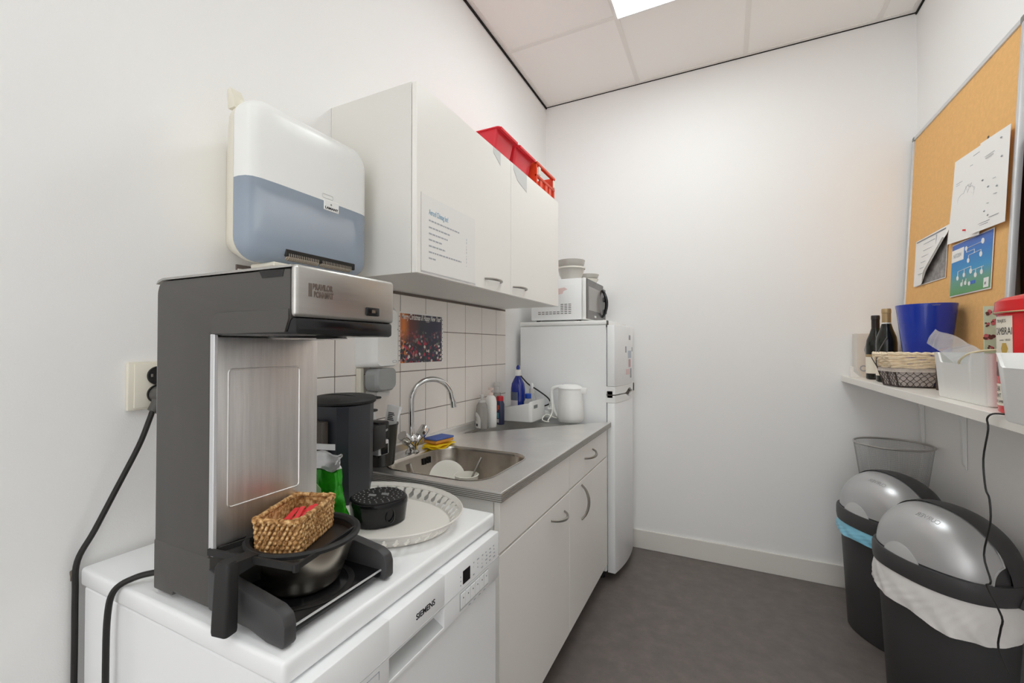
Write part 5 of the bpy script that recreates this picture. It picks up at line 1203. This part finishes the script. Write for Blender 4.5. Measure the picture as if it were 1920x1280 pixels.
patch(.068, .0845, TINR, 'red_band')
lw = patch(.018, .0675, CREAM, 'lower_label')
b = tinword('CHA', .018, .050, AV-.08, .026); join(b, tinword('VENT', .014, .036, AV-.08, .030)); join(b, tinword('DE CAMBRAI', .009, .024, AV-.08, .05)); part('lettering', b, INK, lw, smooth=0)
# cable hanging over the shelf edge
o = thing('hanging_cable', 'thin kinked black cable hanging from the near storage box over the shelf edge', 'cable', (1.68, 1.38, 1.1))
b = BM(); tube(b, [(1.70, 1.315, 1.1268), (1.690, 1.345, 1.1275), (1.683, 1.375, 1.124), (1.682, 1.397, 1.110), (1.682, 1.393, 1.085), (1.682, 1.416, 1.012), (1.682, 1.408, .946), (1.682, 1.392, .926), (1.682, 1.389, .872), (1.682, 1.419, .787), (1.682, 1.390, .738), (1.682, 1.409, .717), (1.682, 1.348, .682), (1.682, 1.353, .650), (1.682, 1.363, .603), (1.682, 1.325, .572)], .0020, 8, 4); part('cord', b, BLK, o)

# ================================================================== BINS
def swing_bin(lab, x, y, bagm, baglab, seed, bagdeep):
    o = thing('swing_bin', lab, 'waste bin', (x, y, 0), radians(30), group='charcoal swing-lid bins under the shelf')
    a, b_, N_ = .158, .203, 48
    def R(k, z, da=0): return [(px*k, py*k, z) for px, py in sup(a, b_, 2.35, N_)]
    b = BM(); loft(b, [R(.80, .001), R(.82, .006), R(.90, .30), R(.955, .485), R(.92, .485), R(.79, .012)], True, True); part('body', b, BINB, o, local=True)
    # collar with small dips at the sides
    b = BM(); loft(b, [R(.965, .478), R(1.015, .480), R(1.03, .500), R(1.03, .532), R(1.015, .541), R(.97, .543), R(.93, .538), R(.70, .536)], False, False); part('collar', b, DGREY2, o, local=True)
    for s in (-1, 1):
        b = BM(); pts = [(.02, s*b_*1.028, .478), (.028, s*b_*1.034, .505), (.040, s*b_*1.034, .513), (.070, s*b_*.985, .515), (.10, s*b_*.90, .514)]
        tube(b, pts, .007, 8, 5); part('side_clip', b, DGREY2, o, local=True)
    HT = .188; zc = .535
    def dome(u, v, k):   # u: sideways angle 0..pi, v: sweep angle 0 (front) .. pi (rear)
        al = pi*u; be = v; r = sin(al)**.93
        return (-a*k*.985*r*math.copysign(abs(cos(be))**.95, cos(be)), -b_*k*.985*math.copysign(abs(cos(al))**.93, cos(al)), zc+HT*k*r*sin(be)**.9)
    b = BM(); grid(b, lambda u, v: dome(u, radians(80+100*v), 1.02), 40, 20); part('lid_hood', b, DGREY2, o, local=True, smooth=60)
    b = BM(); grid(b, lambda u, v: dome(u, radians(92*v), .982), 40, 16); part('inner_hood', b, DGREY2, o, local=True, smooth=60)
    def flap(u, v, k=1.0): return dome(.10+.80*u, radians(3+(86-14*(2*abs(u-.5))**4)*v), k)
    b = BM(); grid(b, flap, 44, 22); thicken(b, .003); fl_ = part('flap', b, SILV, o, local=True, smooth=60, label='silver swing flap')
    b = BM(); edge = [flap(.0, i/14, 1.004) for i in range(15)]+[flap(i/40, 1, 1.004) for i in range(1, 41)]+[flap(1, 1-i/14, 1.004) for i in range(1, 15)]
    tube(b, edge, .0028, 6); part('flap_edge', b, mat('silver_edge', (190, 190, 190), .25, .4), fl_, local=True)
    b = BM(); grid(b, lambda u, v: (dome(.42+.20*u, radians(1+13*v*(1-(2*u-1)**2)), 1.012)), 14, 6); thicken(b, .003); part('lip', b, mat('silver_lip', (206, 206, 206), .35, .2), fl_, local=True)
    b = text_bm('CURVER', .03, None, (1, 0, 0), (0, 1, 0), fit=.115, warp=lambda x, y: Vector(dome(.40+.95*x, radians(52+280*y), 1.004)))
    part('embossing', b, mat('emboss', (150, 150, 150), .35, .5), fl_, local=True, smooth=0)
    rr = random.Random(seed)
    ph = [rr.uniform(0, 6) for _ in range(4)]
    def bagf_(u, v):
        an = 2*pi*u
        k = .985+.085*v*(1-.55*v)+.012*sin(7*an+ph[0]+5*v)*v+.010*sin(15*an+ph[1]-9*v)*v+.006*sin(31*an+6*sin(5*v+an))*v
        px, py = sup(a, b_, 2.35, 360)[int(u*360) % 360]
        dep = bagdeep(an)*(1+.05*sin(3*an+ph[2])+.03*sin(8*an+ph[3]))
        return (px*k, py*k, .492-dep*v)
    b = BM(); grid(b, bagf_, 240, 24, True); thicken(b, .0012); part('bin_bag', b, bagm, o, local=True, smooth=50, label=baglab)
    return o
swing_bin('charcoal swing-lid bin with silver flap and white liner bag, nearest the camera', 1.822, 2.055, BAGW, 'white liner bag folded over the rim', 3, lambda an: .085+.045*(.5+.5*cos(an-radians(235))))
swing_bin('charcoal swing-lid bin with silver flap and light blue liner, behind the white-bagged bin', 1.786, 2.470, BAGB, 'light blue liner bag folded over the rim', 8, lambda an: .050+.020*cos(an-radians(200)))
# wire mesh basket on a low stand in the corner
st = thing('corner_stand', 'dark low stand hidden in the corner behind the bins, carrying the mesh wastebasket', 'stand', (1.86, 2.74, 0))
b = BM(); box(b, 1.77, 1.985, 2.70, 2.86, .0005, .599, .006, 1); part('block', b, BINB, st)
mb = thing('mesh_wastebasket', 'round silver wire-mesh wastebasket in the corner behind the bins', 'wastebasket', (1.862, 2.722, .600))
MR = .150
b = BM(); t = BM()
rows_ = [[(1.862+(MR-.027*(1-j/22))*cos(2*pi*i/150), 2.722+(MR-.027*(1-j/22))*sin(2*pi*i/150), .602+.202*j/22) for i in range(150)] for j in range(23)]
loft(t, rows_, True, False)
bmesh.ops.wireframe(t, faces=t.faces[:], thickness=.0009, use_replace=True, use_boundary=True, use_even_offset=False)
join(b, t); part('mesh', b, MESH, mb, smooth=0)
b = BM(); tube(b, [(1.862+MR*cos(2*pi*i/60), 2.722+MR*sin(2*pi*i/60), .806) for i in range(60)], .0048, 10, closed=True); part('rim', b, mat('rim_steel', (176, 172, 168), .3, .6), mb)
# bottle whose red cap peeks into the frame
bottle('red_cap_bottle', 'bottle on the floor of which only the red cap shows at the bottom edge', 1.640, 1.700, .0005, [('body', WPLAS, [(.030, .030, 0), (.034, .034, .006), (.034, .034, .17), (.014, .014, .205)]), ('cap', RED, [(.015, .015, .2055), (.015, .015, .235), (.008, .008, .250), (.005, .005, .266)])])
EXPO, WORLD = 0.86, 1.1

# ================================================================== CAMERA AND RENDER LOOK
cam = bpy.data.cameras.new('camera'); co = bpy.data.objects.new('camera', cam); COL.objects.link(co)
co.location = (1.139, 0, 1.2757); co.rotation_euler = (radians(90+.738), 0, radians(26.082))
cam.sensor_width = 36; cam.lens = 819.5/1920*36; cam.clip_start = .01
bpy.context.scene.camera = co
w = bpy.data.worlds.new('world'); bpy.context.scene.world = w; w.use_nodes = True
w.node_tree.nodes['Background'].inputs[0].default_value = (1, 1, 1, 1); w.node_tree.nodes['Background'].inputs[1].default_value = WORLD
sc_ = bpy.context.scene
sc_.view_settings.view_transform = 'Standard'; sc_.view_settings.look = 'None'; sc_.view_settings.gamma = 1; sc_.view_settings.exposure = EXPO
sc_.view_settings.use_curve_mapping = False
sc_.cycles.use_denoising = True; sc_.cycles.max_bounces = 16; sc_.cycles.diffuse_bounces = 10
